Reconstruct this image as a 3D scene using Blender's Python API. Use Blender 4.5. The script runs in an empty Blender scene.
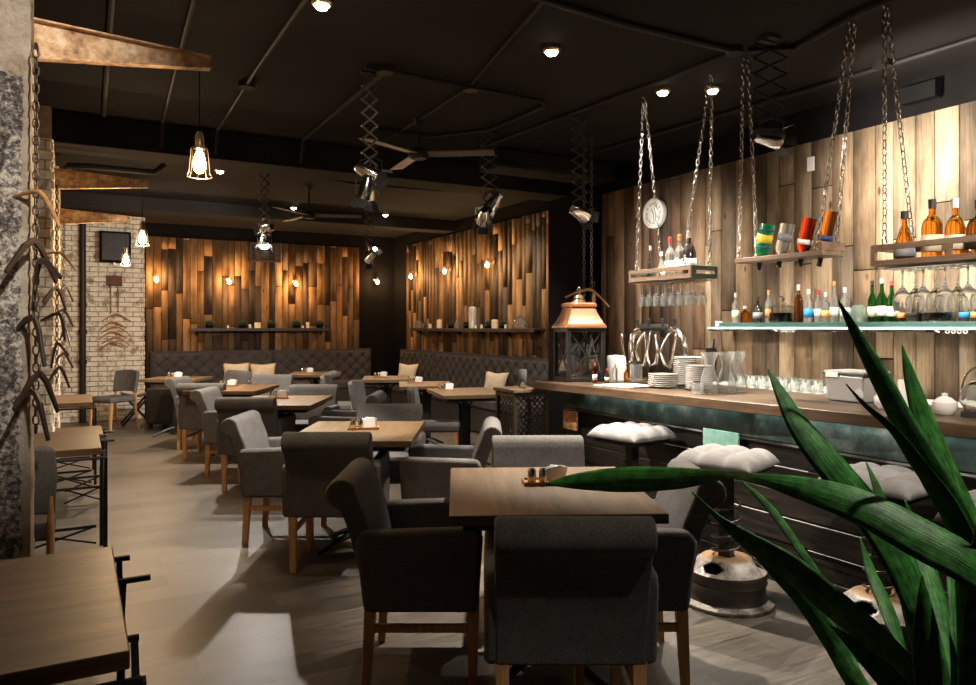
import bpy, bmesh, math, random
from mathutils import Vector, Matrix
R = math.radians
random.seed(7)
scn = bpy.context.scene
COL = scn.collection

# ---------------------------------------------------------------- camera
F, H, HY, VX = 740.0, 1.42, 327.0, 75.0
TH = math.atan((488 - VX) / F)
cT, sT = math.cos(TH), math.sin(TH)
cam = bpy.data.cameras.new('camera'); camo = bpy.data.objects.new('camera', cam); COL.objects.link(camo)
camo.location = (0, 0, H); camo.rotation_euler = (R(90), 0, -TH)
cam.sensor_width = 36; cam.lens = F / 976 * 36; cam.shift_y = -(342.5 - HY) / 976
cam.clip_start = .05; cam.clip_end = 60
scn.camera = camo

def cf(u, D, z=0.0):
    """the dining rows run diagonally to the room: u across, D along the row"""
    return Vector((u * cT + D * sT, -u * sT + D * cT, z))
def at(px, py, D):
    return cf((px - 488) / F * D, D, H - (py - HY) * D / F)

# ---------------------------------------------------------------- objects
def tag(o, label, cat, group=None, kind=None):
    o['label'] = label; o['category'] = cat
    if group: o['group'] = group
    if kind: o['kind'] = kind
    return o
def thing(name, label, cat, loc=(0, 0, 0), rz=0, group=None):
    o = bpy.data.objects.new(name, None); COL.objects.link(o)
    o.location = loc; o.rotation_euler = (0, 0, rz); o.empty_display_size = .1
    return tag(o, label, cat, group)
def obj(name, bm, m, parent=None, bevel=0, seg=2, smooth=None, subsurf=0, solid=0):
    me = bpy.data.meshes.new(name); bmesh.ops.recalc_face_normals(bm, faces=bm.faces) if smooth != 'raw' else None
    bm.to_mesh(me); bm.free()
    if isinstance(m, (list, tuple)):
        for k in m: me.materials.append(k)
    else: me.materials.append(m)
    o = bpy.data.objects.new(name, me); COL.objects.link(o)
    if parent: o.parent = parent
    if solid:
        s = o.modifiers.new('s', 'SOLIDIFY'); s.thickness = solid; s.offset = 0
    if bevel:
        b = o.modifiers.new('b', 'BEVEL'); b.width = bevel; b.segments = seg; b.limit_method = 'ANGLE'; b.angle_limit = R(35); b.harden_normals = True
    if subsurf:
        s = o.modifiers.new('s', 'SUBSURF'); s.levels = subsurf; s.render_levels = subsurf
    if smooth or bevel or subsurf:
        for p in me.polygons: p.use_smooth = True
    if smooth == 'auto':
        try: me.set_sharp_from_angle(angle=R(40))
        except Exception: pass
    return o
def struct(name, bm, m, **k):
    o = obj(name, bm, m, **k); o['kind'] = 'structure'; return o
def kids(o): return list(o.children)
def dup(root, loc=None, rz=None, label=None, group=None, parent=None):
    c = root.copy(); COL.objects.link(c)
    if parent is not None: c.parent = parent
    for ch in kids(root): dup(ch, parent=c)
    if loc is not None: c.location = loc
    if rz is not None: c.rotation_euler = (0, 0, rz)
    if label: c['label'] = label
    if group: c['group'] = group
    return c

# ---------------------------------------------------------------- shapes
def B(): return bmesh.new()
def box(bm, x0, x1, y0, y1, z0, z1, M=None, mi=0):
    v = [bm.verts.new(p) for p in ((x0,y0,z0),(x1,y0,z0),(x1,y1,z0),(x0,y1,z0),(x0,y0,z1),(x1,y0,z1),(x1,y1,z1),(x0,y1,z1))]
    for f in ((0,3,2,1),(4,5,6,7),(0,1,5,4),(1,2,6,5),(2,3,7,6),(3,0,4,7)):
        fc = bm.faces.new([v[i] for i in f]); fc.material_index = mi
    if M is not None:
        for q in v: q.co = M @ q.co
    return v
def cbox(bm, c, s, M=None, mi=0):
    return box(bm, c[0]-s[0]/2, c[0]+s[0]/2, c[1]-s[1]/2, c[1]+s[1]/2, c[2]-s[2]/2, c[2]+s[2]/2, M, mi)
def beam(bm, p, q, w, h=None, w2=None, h2=None):
    """square bar from p to q; w across, h other; optional end size"""
    p, q = Vector(p), Vector(q); h = h or w; w2 = w2 or w; h2 = h2 or h
    d = (q - p).normalized(); up = Vector((0, 0, 1)) if abs(d.z) < .9 else Vector((0, 1, 0))
    a = d.cross(up).normalized(); b = a.cross(d).normalized(); vs = []
    for c, ww, hh in ((p, w, h), (q, w2, h2)):
        for sx, sy in ((-1,-1),(1,-1),(1,1),(-1,1)): vs.append(bm.verts.new(c + a*sx*ww/2 + b*sy*hh/2))
    for f in ((0,3,2,1),(4,5,6,7),(0,1,5,4),(1,2,6,5),(2,3,7,6),(3,0,4,7)): bm.faces.new([vs[i] for i in f])
def tube(bm, pts, r, n=8, closed=False, cap=True):
    pts = [Vector(p) for p in pts]; rs = r if isinstance(r, (list, tuple)) else [r]*len(pts); rings = []
    N = len(pts); ref = None
    for i, p in enumerate(pts):
        if closed: d = pts[(i+1) % N] - pts[i-1]
        else: d = pts[min(i+1, N-1)] - pts[max(i-1, 0)]
        d = d.normalized()
        if ref is None: ref = Vector((0,0,1)) if abs(d.z) < .9 else Vector((1,0,0))
        a = d.cross(ref)
        if a.length < 1e-4: a = d.cross(Vector((0,1,.3)))
        a.normalize(); b = a.cross(d).normalized(); ref = b
        rings.append([bm.verts.new(p + (a*math.cos(2*math.pi*k/n) + b*math.sin(2*math.pi*k/n))*rs[i]) for k in range(n)])
    for i in range(N if closed else N-1):
        A, C = rings[i], rings[(i+1) % N]
        for k in range(n): bm.faces.new((A[k], A[(k+1) % n], C[(k+1) % n], C[k]))
    if cap and not closed:
        bm.faces.new(rings[0][::-1]); bm.faces.new(rings[-1])
def lathe(bm, prof, n=20, M=None, mi=0, skip=None, cx=0, cy=0, cz=0):
    rings = []
    for r, z in prof:
        if r < 1e-5: rings.append([bm.verts.new((cx, cy, cz+z))])
        else: rings.append([bm.verts.new((cx + r*math.cos(2*math.pi*k/n), cy + r*math.sin(2*math.pi*k/n), cz+z)) for k in range(n)])
    for i in range(len(rings)-1):
        A, C = rings[i], rings[i+1]
        for k in range(n):
            if skip and skip(i, k): continue
            k2 = (k+1) % n
            if len(A) == 1 and len(C) == 1: continue
            if len(A) == 1: f = bm.faces.new((A[0], C[k2], C[k]))
            elif len(C) == 1: f = bm.faces.new((A[k], A[k2], C[0]))
            else: f = bm.faces.new((A[k], A[k2], C[k2], C[k]))
            f.material_index = mi
    if M is not None:
        for rg in rings:
            for q in rg: q.co = M @ q.co
def prism(bm, poly, a0, a1, axis='x'):
    """poly in the two other axes, extruded along axis"""
    def P(p, a):
        return {'x': (a, p[0], p[1]), 'y': (p[0], a, p[1]), 'z': (p[0], p[1], a)}[axis]
    A = [bm.verts.new(P(p, a0)) for p in poly]; C = [bm.verts.new(P(p, a1)) for p in poly]; n = len(poly)
    bm.faces.new(A[::-1]); bm.faces.new(C)
    for k in range(n): bm.faces.new((A[k], A[(k+1) % n], C[(k+1) % n], C[k]))
def grid(bm, nx, ny, fn, wrap=False):
    v = [[bm.verts.new(fn(i/nx, j/ny)) for i in range(nx+1)] for j in range(ny+1)]
    for j in range(ny):
        for i in range(nx): bm.faces.new((v[j][i], v[j][i+1], v[j+1][i+1], v[j+1][i]))
    return v
def chain_bm(bm, p, q, pitch=.034, r=.0036, wid=.011):
    p, q = Vector(p), Vector(q); d = q - p; L = d.length; d.normalize(); n = max(1, int(L/pitch)); pitch = L/n
    a = d.cross(Vector((0.3,1,0))).normalized(); b = d.cross(a).normalized()
    for i in range(n):
        c = p + d*(i+.5)*pitch; s = a if i % 2 else b; hl = pitch*.5 + r*.4
        pts = []
        for k in range(10):
            t = 2*math.pi*k/10; x, y = math.cos(t), math.sin(t)
            pts.append(c + s*x*wid + d*(y*wid + (hl-wid)*(1 if y > 0.01 else -1 if y < -.01 else 0)))
        tube(bm, pts, r, 5, closed=True)

# ---------------------------------------------------------------- materials
MATS = {}
def nm(name):
    m = bpy.data.materials.new(name); m.use_nodes = True; MATS[name] = m
    return m, m.node_tree.nodes, m.node_tree.links, m.node_tree.nodes['Principled BSDF']
def math_n(N, L, op, a, b=None):
    n = N.new('ShaderNodeMath'); n.operation = op
    for i, v in enumerate((a, b)):
        if v is None: continue
        if isinstance(v, (int, float)): n.inputs[i].default_value = v
        else: L.new(v, n.inputs[i])
    return n.outputs[0]
def coords(N, L, scale, kind='Object'):
    tc = N.new('ShaderNodeTexCoord'); mp = N.new('ShaderNodeMapping'); L.new(tc.outputs[kind], mp.inputs[0])
    mp.inputs['Scale'].default_value = scale if isinstance(scale, (tuple, list)) else (scale,)*3
    return mp.outputs[0]
def noise(N, L, vec, s, det=4, rough=.55):
    n = N.new('ShaderNodeTexNoise'); L.new(vec, n.inputs['Vector']); n.inputs['Scale'].default_value = s
    n.inputs['Detail'].default_value = det; n.inputs['Roughness'].default_value = rough
    return n.outputs['Fac']
def ramp(N, L, fac, stops):
    r = N.new('ShaderNodeValToRGB'); L.new(fac, r.inputs[0]); e = r.color_ramp.elements
    while len(e) > 1: e.remove(e[-1])
    e[0].position = stops[0][0]; e[0].color = (*stops[0][1], 1)
    for p, c in stops[1:]:
        k = e.new(p); k.color = (*c, 1)
    return r.outputs[0]
def mixc(N, L, fac, a, b, mode='MIX'):
    m = N.new('ShaderNodeMix'); m.data_type = 'RGBA'; m.blend_type = mode
    if isinstance(fac, (int, float)): m.inputs[0].default_value = fac
    else: L.new(fac, m.inputs[0])
    for i, v in ((6, a), (7, b)):
        if isinstance(v, tuple): m.inputs[i].default_value = (*v, 1)
        else: L.new(v, m.inputs[i])
    return m.outputs[2]
def bump(N, L, P, h, strength, dist=.01):
    b = N.new('ShaderNodeBump'); b.inputs['Strength'].default_value = strength; b.inputs['Distance'].default_value = dist
    L.new(h, b.inputs['Height']); L.new(b.outputs[0], P.inputs['Normal'])
def plain(name, col, rough=.5, metal=0, var=.15, s=8, scale=1, bmp=0, spec=.5, sheen=0, emit=None, es=0):
    m, N, L, P = nm(name)
    P.inputs['Roughness'].default_value = rough; P.inputs['Metallic'].default_value = metal
    P.inputs['Specular IOR Level'].default_value = spec
    v = coords(N, L, scale); f = noise(N, L, v, s)
    lo = tuple(c*(1-var) for c in col); hi = tuple(min(1, c*(1+var)) for c in col)
    L.new(ramp(N, L, f, [(.3, lo), (.7, hi)]), P.inputs['Base Color'])
    if bmp: bump(N, L, P, noise(N, L, v, s*4), bmp)
    if sheen: P.inputs['Sheen Weight'].default_value = sheen
    if emit: P.inputs['Emission Color'].default_value = (*emit, 1); P.inputs['Emission Strength'].default_value = es
    return m
def fabric(name, col, var=.3):
    m, N, L, P = nm(name); P.inputs['Roughness'].default_value = .95; P.inputs['Specular IOR Level'].default_value = .15
    v = coords(N, L, 1); a = noise(N, L, v, 170, 3, .75); b = noise(N, L, v, 9, 3)
    c = ramp(N, L, a, [(.3, tuple(x*(1-var*1.6) for x in col)), (.7, tuple(min(1, x*(1+var*1.6)) for x in col))])
    d = ramp(N, L, b, [(.3, (.85,.85,.85)), (.7, (1.1,1.1,1.1))])
    L.new(mixc(N, L, 1, c, d, 'MULTIPLY'), P.inputs['Base Color']); bump(N, L, P, a, .35, .002)
    return m
def wood(name, c1, c2, axis='x', rough=.5, s=1, c3=None):
    m, N, L, P = nm(name); P.inputs['Roughness'].default_value = rough
    sc = {'x': (1.3,16,16), 'y': (16,1.3,16), 'z': (16,16,1.3)}[axis]
    v = coords(N, L, tuple(k*s for k in sc)); a = noise(N, L, v, 1.6, 8, .65); b = noise(N, L, v, 9, 3)
    c = ramp(N, L, a, [(.28, c1), (.5, tuple((x+y)/2 for x, y in zip(c1, c2))), (.7, c2)])
    d = ramp(N, L, b, [(.35, (.8,.8,.8)), (.6, (1.08,1.08,1.08))])
    c = mixc(N, L, 1, c, d, 'MULTIPLY')
    if c3:
        e = ramp(N, L, noise(N, L, coords(N, L, 1), 5, 5), [(.5, (0,0,0)), (.68, (1,1,1))]); c = mixc(N, L, e, c, c3)
    L.new(c, P.inputs['Base Color']); bump(N, L, P, a, .3, .004)
    return m
def plankmat(name, tint=(1,1,1)):
    m, N, L, P = nm(name); P.inputs['Roughness'].default_value = .75; P.inputs['Specular IOR Level'].default_value = .25
    at_ = N.new('ShaderNodeAttribute'); at_.attribute_name = 'tone'
    v = coords(N, L, (42,42,2.2)); mp = N.new('ShaderNodeVectorMath'); mp.operation = 'ADD'; L.new(v, mp.inputs[0])
    sc = N.new('ShaderNodeVectorMath'); sc.operation = 'SCALE'; L.new(at_.outputs['Color'], sc.inputs[0]); sc.inputs['Scale'].default_value = 60
    L.new(sc.outputs[0], mp.inputs[1]); vv = mp.outputs[0]
    a = noise(N, L, vv, 1.7, 9, .68); b = noise(N, L, vv, 7, 4)
    g = ramp(N, L, a, [(.28, (.5,.47,.44)), (.5, (.98,.98,.98)), (.72, (1.28,1.26,1.22))])
    k = ramp(N, L, noise(N, L, coords(N, L, (5,5,2.2)), 1.5, 5), [(.35, (.7,.68,.66)), (.6, (1.1,1.1,1.1))])
    c = mixc(N, L, 1, at_.outputs['Color'], g, 'MULTIPLY'); c = mixc(N, L, 1, c, k, 'MULTIPLY')
    # knots
    vo = N.new('ShaderNodeTexVoronoi'); L.new(coords(N, L, (7,7,2.6)), vo.inputs['Vector']); vo.inputs['Scale'].default_value = 1.0
    kn = ramp(N, L, vo.outputs['Distance'], [(.05, (.2,.15,.11)), (.11, (1,1,1))]); c = mixc(N, L, 1, c, kn, 'MULTIPLY')
    L.new(c, P.inputs['Base Color']); bump(N, L, P, a, .5, .006)
    return m
def glass(name, col=(1,1,1), rough=0, ior=1.45):
    m, N, L, P = nm(name); P.inputs['Base Color'].default_value = (*col, 1); P.inputs['Roughness'].default_value = rough
    P.inputs['Transmission Weight'].default_value = .9 if min(col) > .7 else 1; P.inputs['IOR'].default_value = ior  # clear glass kept slightly milky white, standing in for bright refractions
    return m
def emis(name, col, s):
    m, N, L, P = nm(name); P.inputs['Base Color'].default_value = (*col, 1)
    P.inputs['Emission Color'].default_value = (*col, 1); P.inputs['Emission Strength'].default_value = s
    return m

FAB = fabric('charcoal_fabric', (.118,.11,.107)); FABB = fabric('banquette_fabric', (.07,.06,.056)); LTH = plain('black_leather', (.035,.032,.031), .45, bmp=.1)
FABL = fabric('pale_grey_fabric', (.15,.143,.138), .1); CREAM = fabric('cream_fabric', (.72,.6,.45), .06)
LEG = wood('honey_beech', (.42,.2,.08), (.7,.4,.18), 'z', .45)
TOP = wood('oak_tabletop', (.055,.031,.011), (.165,.1,.04), 'y', .52, 1, (.1,.06,.03))
TOPL = wood('brown_tabletop', (.05,.024,.009), (.17,.09,.036), 'x', .42, .8, (.075,.04,.018))
EDGE = wood('dark_edge', (.015,.009,.006), (.05,.032,.02), 'x', .5)
BARTOP = wood('bar_wood', (.022,.013,.007), (.11,.064,.033), 'y', .4, .7)
RACK = wood('weathered_rack_wood', (.08,.045,.027), (.24,.155,.095), 'y', .7); RACKG = plain('green_painted_wood', (.02,.06,.035), .6, var=.4)
HANG = wood('hanger_wood', (.28,.12,.04), (.55,.3,.12), 'x', .35, 2); HANGD = wood('dark_hanger_wood', (.012,.007,.005), (.04,.02,.012), 'x', .4, 2)
BLK = plain('black_metal', (.014,.013,.012), .45, 0, .3, spec=.3); BLKM = plain('black_matte', (.006,.006,.006), .8, spec=.06)
STEEL = plain('polished_steel', (.75,.73,.7), .16, 1, .05); CHAIN = plain('chain_steel', (.42,.39,.36), .25, 1, .15); CHAIND = plain('dark_chain', (.12,.1,.09), .4, 1, .2)
BRASS = plain('aged_brass', (.5,.36,.2), .3, 1, .2); COPPER = plain('copper', (.2,.08,.03), .4, .3, .35, 6)
RUST = plain('rusty_white_paint', (.35,.27,.2), .6, .2, .35, 10)
CERA = plain('white_china', (.72,.69,.66), .25, var=.04); PAPER = plain('paper_white', (.8,.8,.8), .8, var=.03); MENU = plain('kraft_paper', (.62,.45,.3), .8, var=.1)
GLS = glass('clear_glass', (.97,1,.98)); PANE = glass('pane_glass', (.93,.95,.94)); PANE.node_tree.nodes['Principled BSDF'].inputs['Transmission Weight'].default_value = 1; GLSG = glass('shelf_glass', (.55,.9,.8)); DARKG = plain('dark_liquor_glass', (.02,.016,.012), .08, var=.1, spec=.8)
AMB = glass('amber_liquor', (.9,.32,.04)); REDL = glass('red_liquor', (.9,.1,.03)); GRNG = glass('green_glass', (.05,.35,.08)); BRN = glass('brown_glass', (.35,.12,.03))
REDP = plain('red_drink', (.55,.05,.015), .15, var=.1); ORGP = plain('orange_drink', (.75,.14,.02), .15, var=.1)
GRNP = plain('green_bottle', (.0,.16,.05), .12, var=.5, s=30, spec=.8)
LEAFP = plain('succulent', (.02,.06,.02), .6, var=.4, s=30)
TEAL = plain('teal_plate', (.25,.5,.42), .5, var=.3, s=14); CONC = plain('pipe_paint', (.012,.01,.009), .6, 0, .3, spec=.15)
LABELS = {k: plain('label_'+k, c, .6, var=.04) for k, c in dict(white=(.8,.78,.72), cream=(.7,.6,.42), grey=(.2,.2,.21), yellow=(.8,.58,.05), blue=(.02,.22,.55), orange=(.75,.28,.08), red=(.6,.04,.03), black=(.015,.015,.015), navy=(.02,.04,.15), silver=(.6,.6,.6)).items()}
BULB = emis('filament_glow', (1,.62,.25), 45); BULBS = emis('small_filament_glow', (1,.55,.2), 60); DL = emis('downlight_glow', (1,.86,.66), 30); LED = emis('led_strip', (.72,1,.9), 1.6); SPOTG = emis('spotlight_lens', (1,.93,.82), 30)

# ---------------------------------------------------------------- setting
XL, XR, XR2, YB, YBR, ZC = -.75, 5.0, 5.31, 13.2, 12.6, 3.12
def floor_mat():
    m, N, L, P = nm('grey_plank_floor')
    v = coords(N, L, 1, 'Object')
    br = N.new('ShaderNodeTexBrick'); L.new(v, br.inputs['Vector']); br.inputs['Scale'].default_value = 1
    br.inputs['Brick Width'].default_value = .9; br.inputs['Row Height'].default_value = .2; br.inputs['Mortar Size'].default_value = .0025
    br.inputs['Color1'].default_value = (.054,.045,.036,1); br.inputs['Color2'].default_value = (.108,.093,.076,1); br.inputs['Mortar'].default_value = (.04,.032,.025,1); br.inputs['Mortar Smooth'].default_value = .3
    s = noise(N, L, coords(N, L, (2.2,26,1)), 2.0, 9, .75); t = noise(N, L, v, 1.1, 4)
    c = mixc(N, L, 1, br.outputs['Color'], ramp(N, L, s, [(.34, (.5,.47,.44)), (.66, (1.5,1.5,1.5))]), 'MULTIPLY')
    c = mixc(N, L, 1, c, ramp(N, L, t, [(.3, (.85,.83,.8)), (.7, (1.1,1.1,1.1))]), 'MULTIPLY')
    L.new(c, P.inputs['Base Color']); L.new(ramp(N, L, s, [(.3, (.34,)*3), (.7, (.5,)*3)]), P.inputs['Roughness'])
    bump(N, L, P, s, .15, .002); return m
FLM = floor_mat()
bm = B(); box(bm, XL, XR2+.1, -3, YB+.1, -.1, 0); struct('floor', bm, FLM)
CEIL = plain('dark_ceiling_paint', (.0135,.0115,.0105), .85, var=.25, s=1.5, bmp=.3, spec=.08)
bm = B(); box(bm, XL, XR2+.1, -3, YB+.1, ZC, ZC+.1); struct('ceiling', bm, CEIL)
bm = B(); box(bm, XL, XR2, 6.72, 7.12, 2.87, ZC-.001); struct('trim_1', bm, CEIL, bevel=.01)   # downstand beam
bm = B(); box(bm, XL, XR2, 10.6, 10.95, 2.95, ZC-.001); struct('trim_2', bm, CEIL, bevel=.01)
DW = plain('dark_wall_paint', (.006,.0052,.005), .85, var=.2, spec=.06)
def planks(name, axis, fixed, a0, a1, z0, z1, w, tones, side, depth=.014, wj=.25, lens=(.5,2.2)):
    """a plank-clad wall: one mesh, a thin board for every plank"""
    bm = B(); lay = bm.loops.layers.float_color.new('tone'); a = a0
    while a < a1 - .01:
        ww = min(w*(1+random.uniform(-wj, wj)), a1-a); z = z0 - random.uniform(0, 1.2)
        while z < z1:
            ln = random.uniform(*lens); t0, t1 = max(z, z0), min(z+ln, z1); z += ln
            if t1 - t0 < .02: continue
            d = depth*random.uniform(.45, 1); g = .0042
            v0 = len(bm.faces)
            if axis == 'x': vs = box(bm, a+g, a+ww-g, fixed-d, fixed+.01, t0+g, t1-g)
            else: vs = box(bm, fixed-d, fixed+.01, a+g, a+ww-g, t0+g, t1-g)
            c = random.choice(tones); k = random.uniform(.5, .98); c = (c[0]*k, c[1]*k, c[2]*k, 1)
            bm.faces.ensure_lookup_table()
            for f in bm.faces[v0:]:
                for lp in f.loops: lp[lay] = c
        a += ww
    return struct(name, bm, PLK, smooth='raw')
PLK = plankmat('reclaimed_planks')
warm = [(a*1.12, b*.93, c*.72) for a, b, c in [(.22,.14,.07), (.27,.175,.09), (.19,.12,.062), (.31,.21,.115), (.11,.075,.045), (.06,.046,.036), (.21,.135,.068), (.25,.16,.08), (.085,.063,.046), (.16,.12,.08), (.2,.13,.07), (.24,.15,.075), (.05,.035,.028)]]
pale = [(a, b*.99, c*.93) for a, b, c in [(.33,.235,.15), (.27,.185,.115), (.4,.3,.205), (.2,.145,.105), (.35,.255,.17), (.16,.115,.08), (.3,.22,.15), (.24,.18,.13), (.42,.33,.23)]]
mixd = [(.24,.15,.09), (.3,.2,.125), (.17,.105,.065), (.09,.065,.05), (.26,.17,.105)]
bm = B(); box(bm, XL, XR2+.1, YB, YB+.1, 0, ZC); struct('wall_back', bm, DW)
planks('wall_back_planks', 'x', YB-.002, 1.0, 4.62, .3, 2.9, .125, warm, 1)
bm = B(); box(bm, XR2, XR2+.1, 6.9, YB, 0, ZC); struct('wall_right', bm, DW)
planks('wall_right_planks', 'y', XR2-.002, 7.15, 12.55, .3, 2.92, .125, warm, 1)
bm = B(); box(bm, XR, XR+.1, -3, 6.45, 0, ZC); struct('wall_bar', bm, DW)
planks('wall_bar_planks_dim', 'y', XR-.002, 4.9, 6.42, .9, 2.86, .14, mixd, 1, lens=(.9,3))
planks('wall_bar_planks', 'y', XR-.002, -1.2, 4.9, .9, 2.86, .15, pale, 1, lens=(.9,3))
bm = B(); box(bm, 4.78, XR2+.05, 6.43, 7.14, 0, ZC-.001); struct('trim_3', bm, DW, bevel=.01)   # dark pier
bm = B(); box(bm, XL-.1, XR+.1, -3.1, -3, 0, ZC); struct('wall_front', bm, DW)

def brick_mat(name, dirt=(.28,.2,.14), lo=.42, hi=.6, base=((.66,.58,.46), (.88,.81,.68))):
    m, N, L, P = nm(name); P.inputs['Roughness'].default_value = .8
    v = coords(N, L, 1); a = noise(N, L, v, 7, 8, .7); b = noise(N, L, v, 26, 6, .7)
    c = ramp(N, L, b, [(.3, base[0]), (.65, base[1])])
    c = mixc(N, L, ramp(N, L, a, [(lo, (0,0,0)), (hi, (1,1,1))]), dirt, c)
    L.new(c, P.inputs['Base Color']); bump(N, L, P, b, .6, .01); return m
BRK = brick_mat('whitewashed_brick', lo=.36, hi=.5); MORT = plain('old_mortar', (.34,.27,.2), .9, var=.3, s=20)
def bricks(name, axis, fixed, a0, a1, z0, z1, m=None, sgn=-1, L_=.235, Hh=.075):
    bm = B(); row = 0; z = z0
    while z < z1 - .01:
        hh = min(Hh, z1-z); a = a0 - (L_/2 if row % 2 else 0)
        while a < a1 - .001:
            l0, l1 = max(a, a0), min(a+L_, a1); a += L_
            if l1-l0 < .02: continue
            d = random.uniform(.008, .02); g = .0062; j = lambda: random.uniform(-.0025, .0025)
            lo_, hi_ = (fixed-d, fixed+.004) if sgn < 0 else (fixed-.004, fixed+d)
            if axis == 'x': vs = box(bm, l0+g, l1-g, lo_, hi_, z+g, z+hh-g)
            else: vs = box(bm, lo_, hi_, l0+g, l1-g, z+g, z+hh-g)
            for q in vs: q.co += Vector((j() if axis == 'x' else 0, j() if axis != 'x' else 0, j()))
        z += hh; row += 1
    return struct(name, bm, m or BRK, bevel=.004, seg=1)
bm = B(); box(bm, XL, .93, YBR, YB, 0, ZC); struct('wall_brick_core', bm, MORT)
bricks('wall_brick', 'x', YBR, XL, .93, 0, ZC); bricks('wall_brick_return', 'y', .93, YBR, YB, 0, ZC, sgn=1)
bm = B(); box(bm, XL-.1, XL, -3, YB, 0, ZC); struct('wall_left', bm, MORT)
# pillars on the left
def peel_mat():
    m, N, L, P = nm('peeling_plaster'); v = coords(N, L, 1)
    sp = N.new('ShaderNodeSeparateXYZ'); tc = N.new('ShaderNodeTexCoord'); L.new(tc.outputs['Object'], sp.inputs[0])
    a = noise(N, L, v, 9, 9, .72); b = noise(N, L, v, 38, 9, .8); w = noise(N, L, v, 3, 4)
    plaster = ramp(N, L, a, [(.3, (.16,.1,.065)), (.42, (.5,.4,.3)), (.6, (.74,.65,.53))])
    b2 = math_n(N, L, 'ADD', math_n(N, L, 'MULTIPLY', b, .75), math_n(N, L, 'MULTIPLY', noise(N, L, v, 5, 6), .25))
    dark = ramp(N, L, b2, [(.38, (.028,.025,.026)), (.46, (.1,.09,.088)), (.505, (.36,.32,.29)), (.56, (.88,.82,.73))])  # palest stops put crumpled-foil highlights into the colour, along with the white mottling
    zz = math_n(N, L, 'ADD', sp.outputs[2], math_n(N, L, 'MULTIPLY', w, .25))
    f = math_n(N, L, 'GREATER_THAN', zz, 2.57)
    xe = math_n(N, L, 'GREATER_THAN', math_n(N, L, 'ADD', sp.outputs[0], math_n(N, L, 'MULTIPLY', a, .09)), -.145)
    f2 = math_n(N, L, 'MAXIMUM', f, xe)
    L.new(mixc(N, L, f2, dark, plaster), P.inputs['Base Color'])
    L.new(math_n(N, L, 'ADD', math_n(N, L, 'MULTIPLY', f2, .5), .28), P.inputs['Roughness'])
    bump(N, L, P, math_n(N, L, 'ADD', a, b), 1.0, .03); return m
PEEL = peel_mat()
bm = B()
from mathutils import noise as mn
def rough_face(bm, fn, nx, ny, nrm, amp):
    def g(s, t):
        p = Vector(fn(s, t)); e = min(1, 6*min(s, 1-s)+.25)
        return p + Vector(nrm)*amp*(mn.noise(p*9) + .6*mn.noise(p*22))*e
    grid(bm, nx, ny, g)
px1 = -.157
rough_face(bm, lambda s, t: (XL+(px1-XL)*s, 3.5, ZC*t), 26, 120, (0,-1,0), .012)
rough_face(bm, lambda s, t: (px1, 3.5+.32*s, ZC*t), 20, 120, (1,0,0), .008)
box(bm, XL, px1-.012, 3.515, 3.82, 0, ZC-.001)
struct('trim_4', bm, PEEL)
for i, (y0, y1) in enumerate(((6.6,7.14), (9.0,9.55))):
    bm = B(); box(bm, XL, -.16, y0+.004, y1, 0, ZC-.002); struct('trim_%d' % (5+2*i), bm, MORT)
    bricks('trim_%d' % (6+2*i), 'x', y0+.004, XL, -.155, 0, 2.87 if i == 0 else ZC, L_=.22)
    bricks('trim_%d_side' % (6+2*i), 'y', -.16, y0, y1, 0, 2.87 if i == 0 else ZC, sgn=1, L_=.22)

# ---------------------------------------------------------------- dining armchair
def armchair():
    t = thing('dining_armchair', 'x', 'armchair')
    # seat block
    bm = B(); box(bm, -.235, .235, -.17, .225, .315, .48); obj('seat', bm, FAB, t, bevel=.022, seg=3)
    # back with rolled top: profile in (y,z)
    prof = [(-.225,.315), (-.242,.45), (-.285,.62), (-.315,.70)]
    cy, cz, r = -.315, .765, .062
    for k in range(9):
        a = R(215 - k*27); prof.append((cy + r*math.cos(a), cz + r*math.sin(a)))
    prof += [(-.21,.66), (-.165,.5), (-.15,.315)]
    bm = B(); prism(bm, prof, -.25, .25, 'x'); obj('backrest', bm, FAB, t, bevel=.014, seg=3)
    for s in (-1, 1):
        bm = B(); poly = [(-.222,.315), (-.238,.45), (-.255,.58), (-.235,.628), (.19,.642), (.235,.625), (.24,.59), (.222,.315)]
        prism(bm, poly, s*.212, s*.284, 'x'); obj('armrest', bm, FAB, t, bevel=.024, seg=3)
    for sx in (-1, 1):
        for sy in (-1, 1):
            bm = B(); beam(bm, (sx*.215, sy*.2-(.02 if sy < 0 else 0), 0), (sx*.225, sy*.2, .33), .034, .034, .046, .046)
            obj('leg', bm, LEG, t, bevel=.003)
        bm = B(); beam(bm, (sx*.22, -.2, .236), (sx*.22, .19, .236), .02, .032); obj('stretcher', bm, LEG, t, bevel=.002)
    return t
G1 = 'grey dining armchairs around the centre row tables'
FW, RT, LF, CM = -TH, -TH - R(90), -TH + R(90), -TH + R(180)
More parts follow.
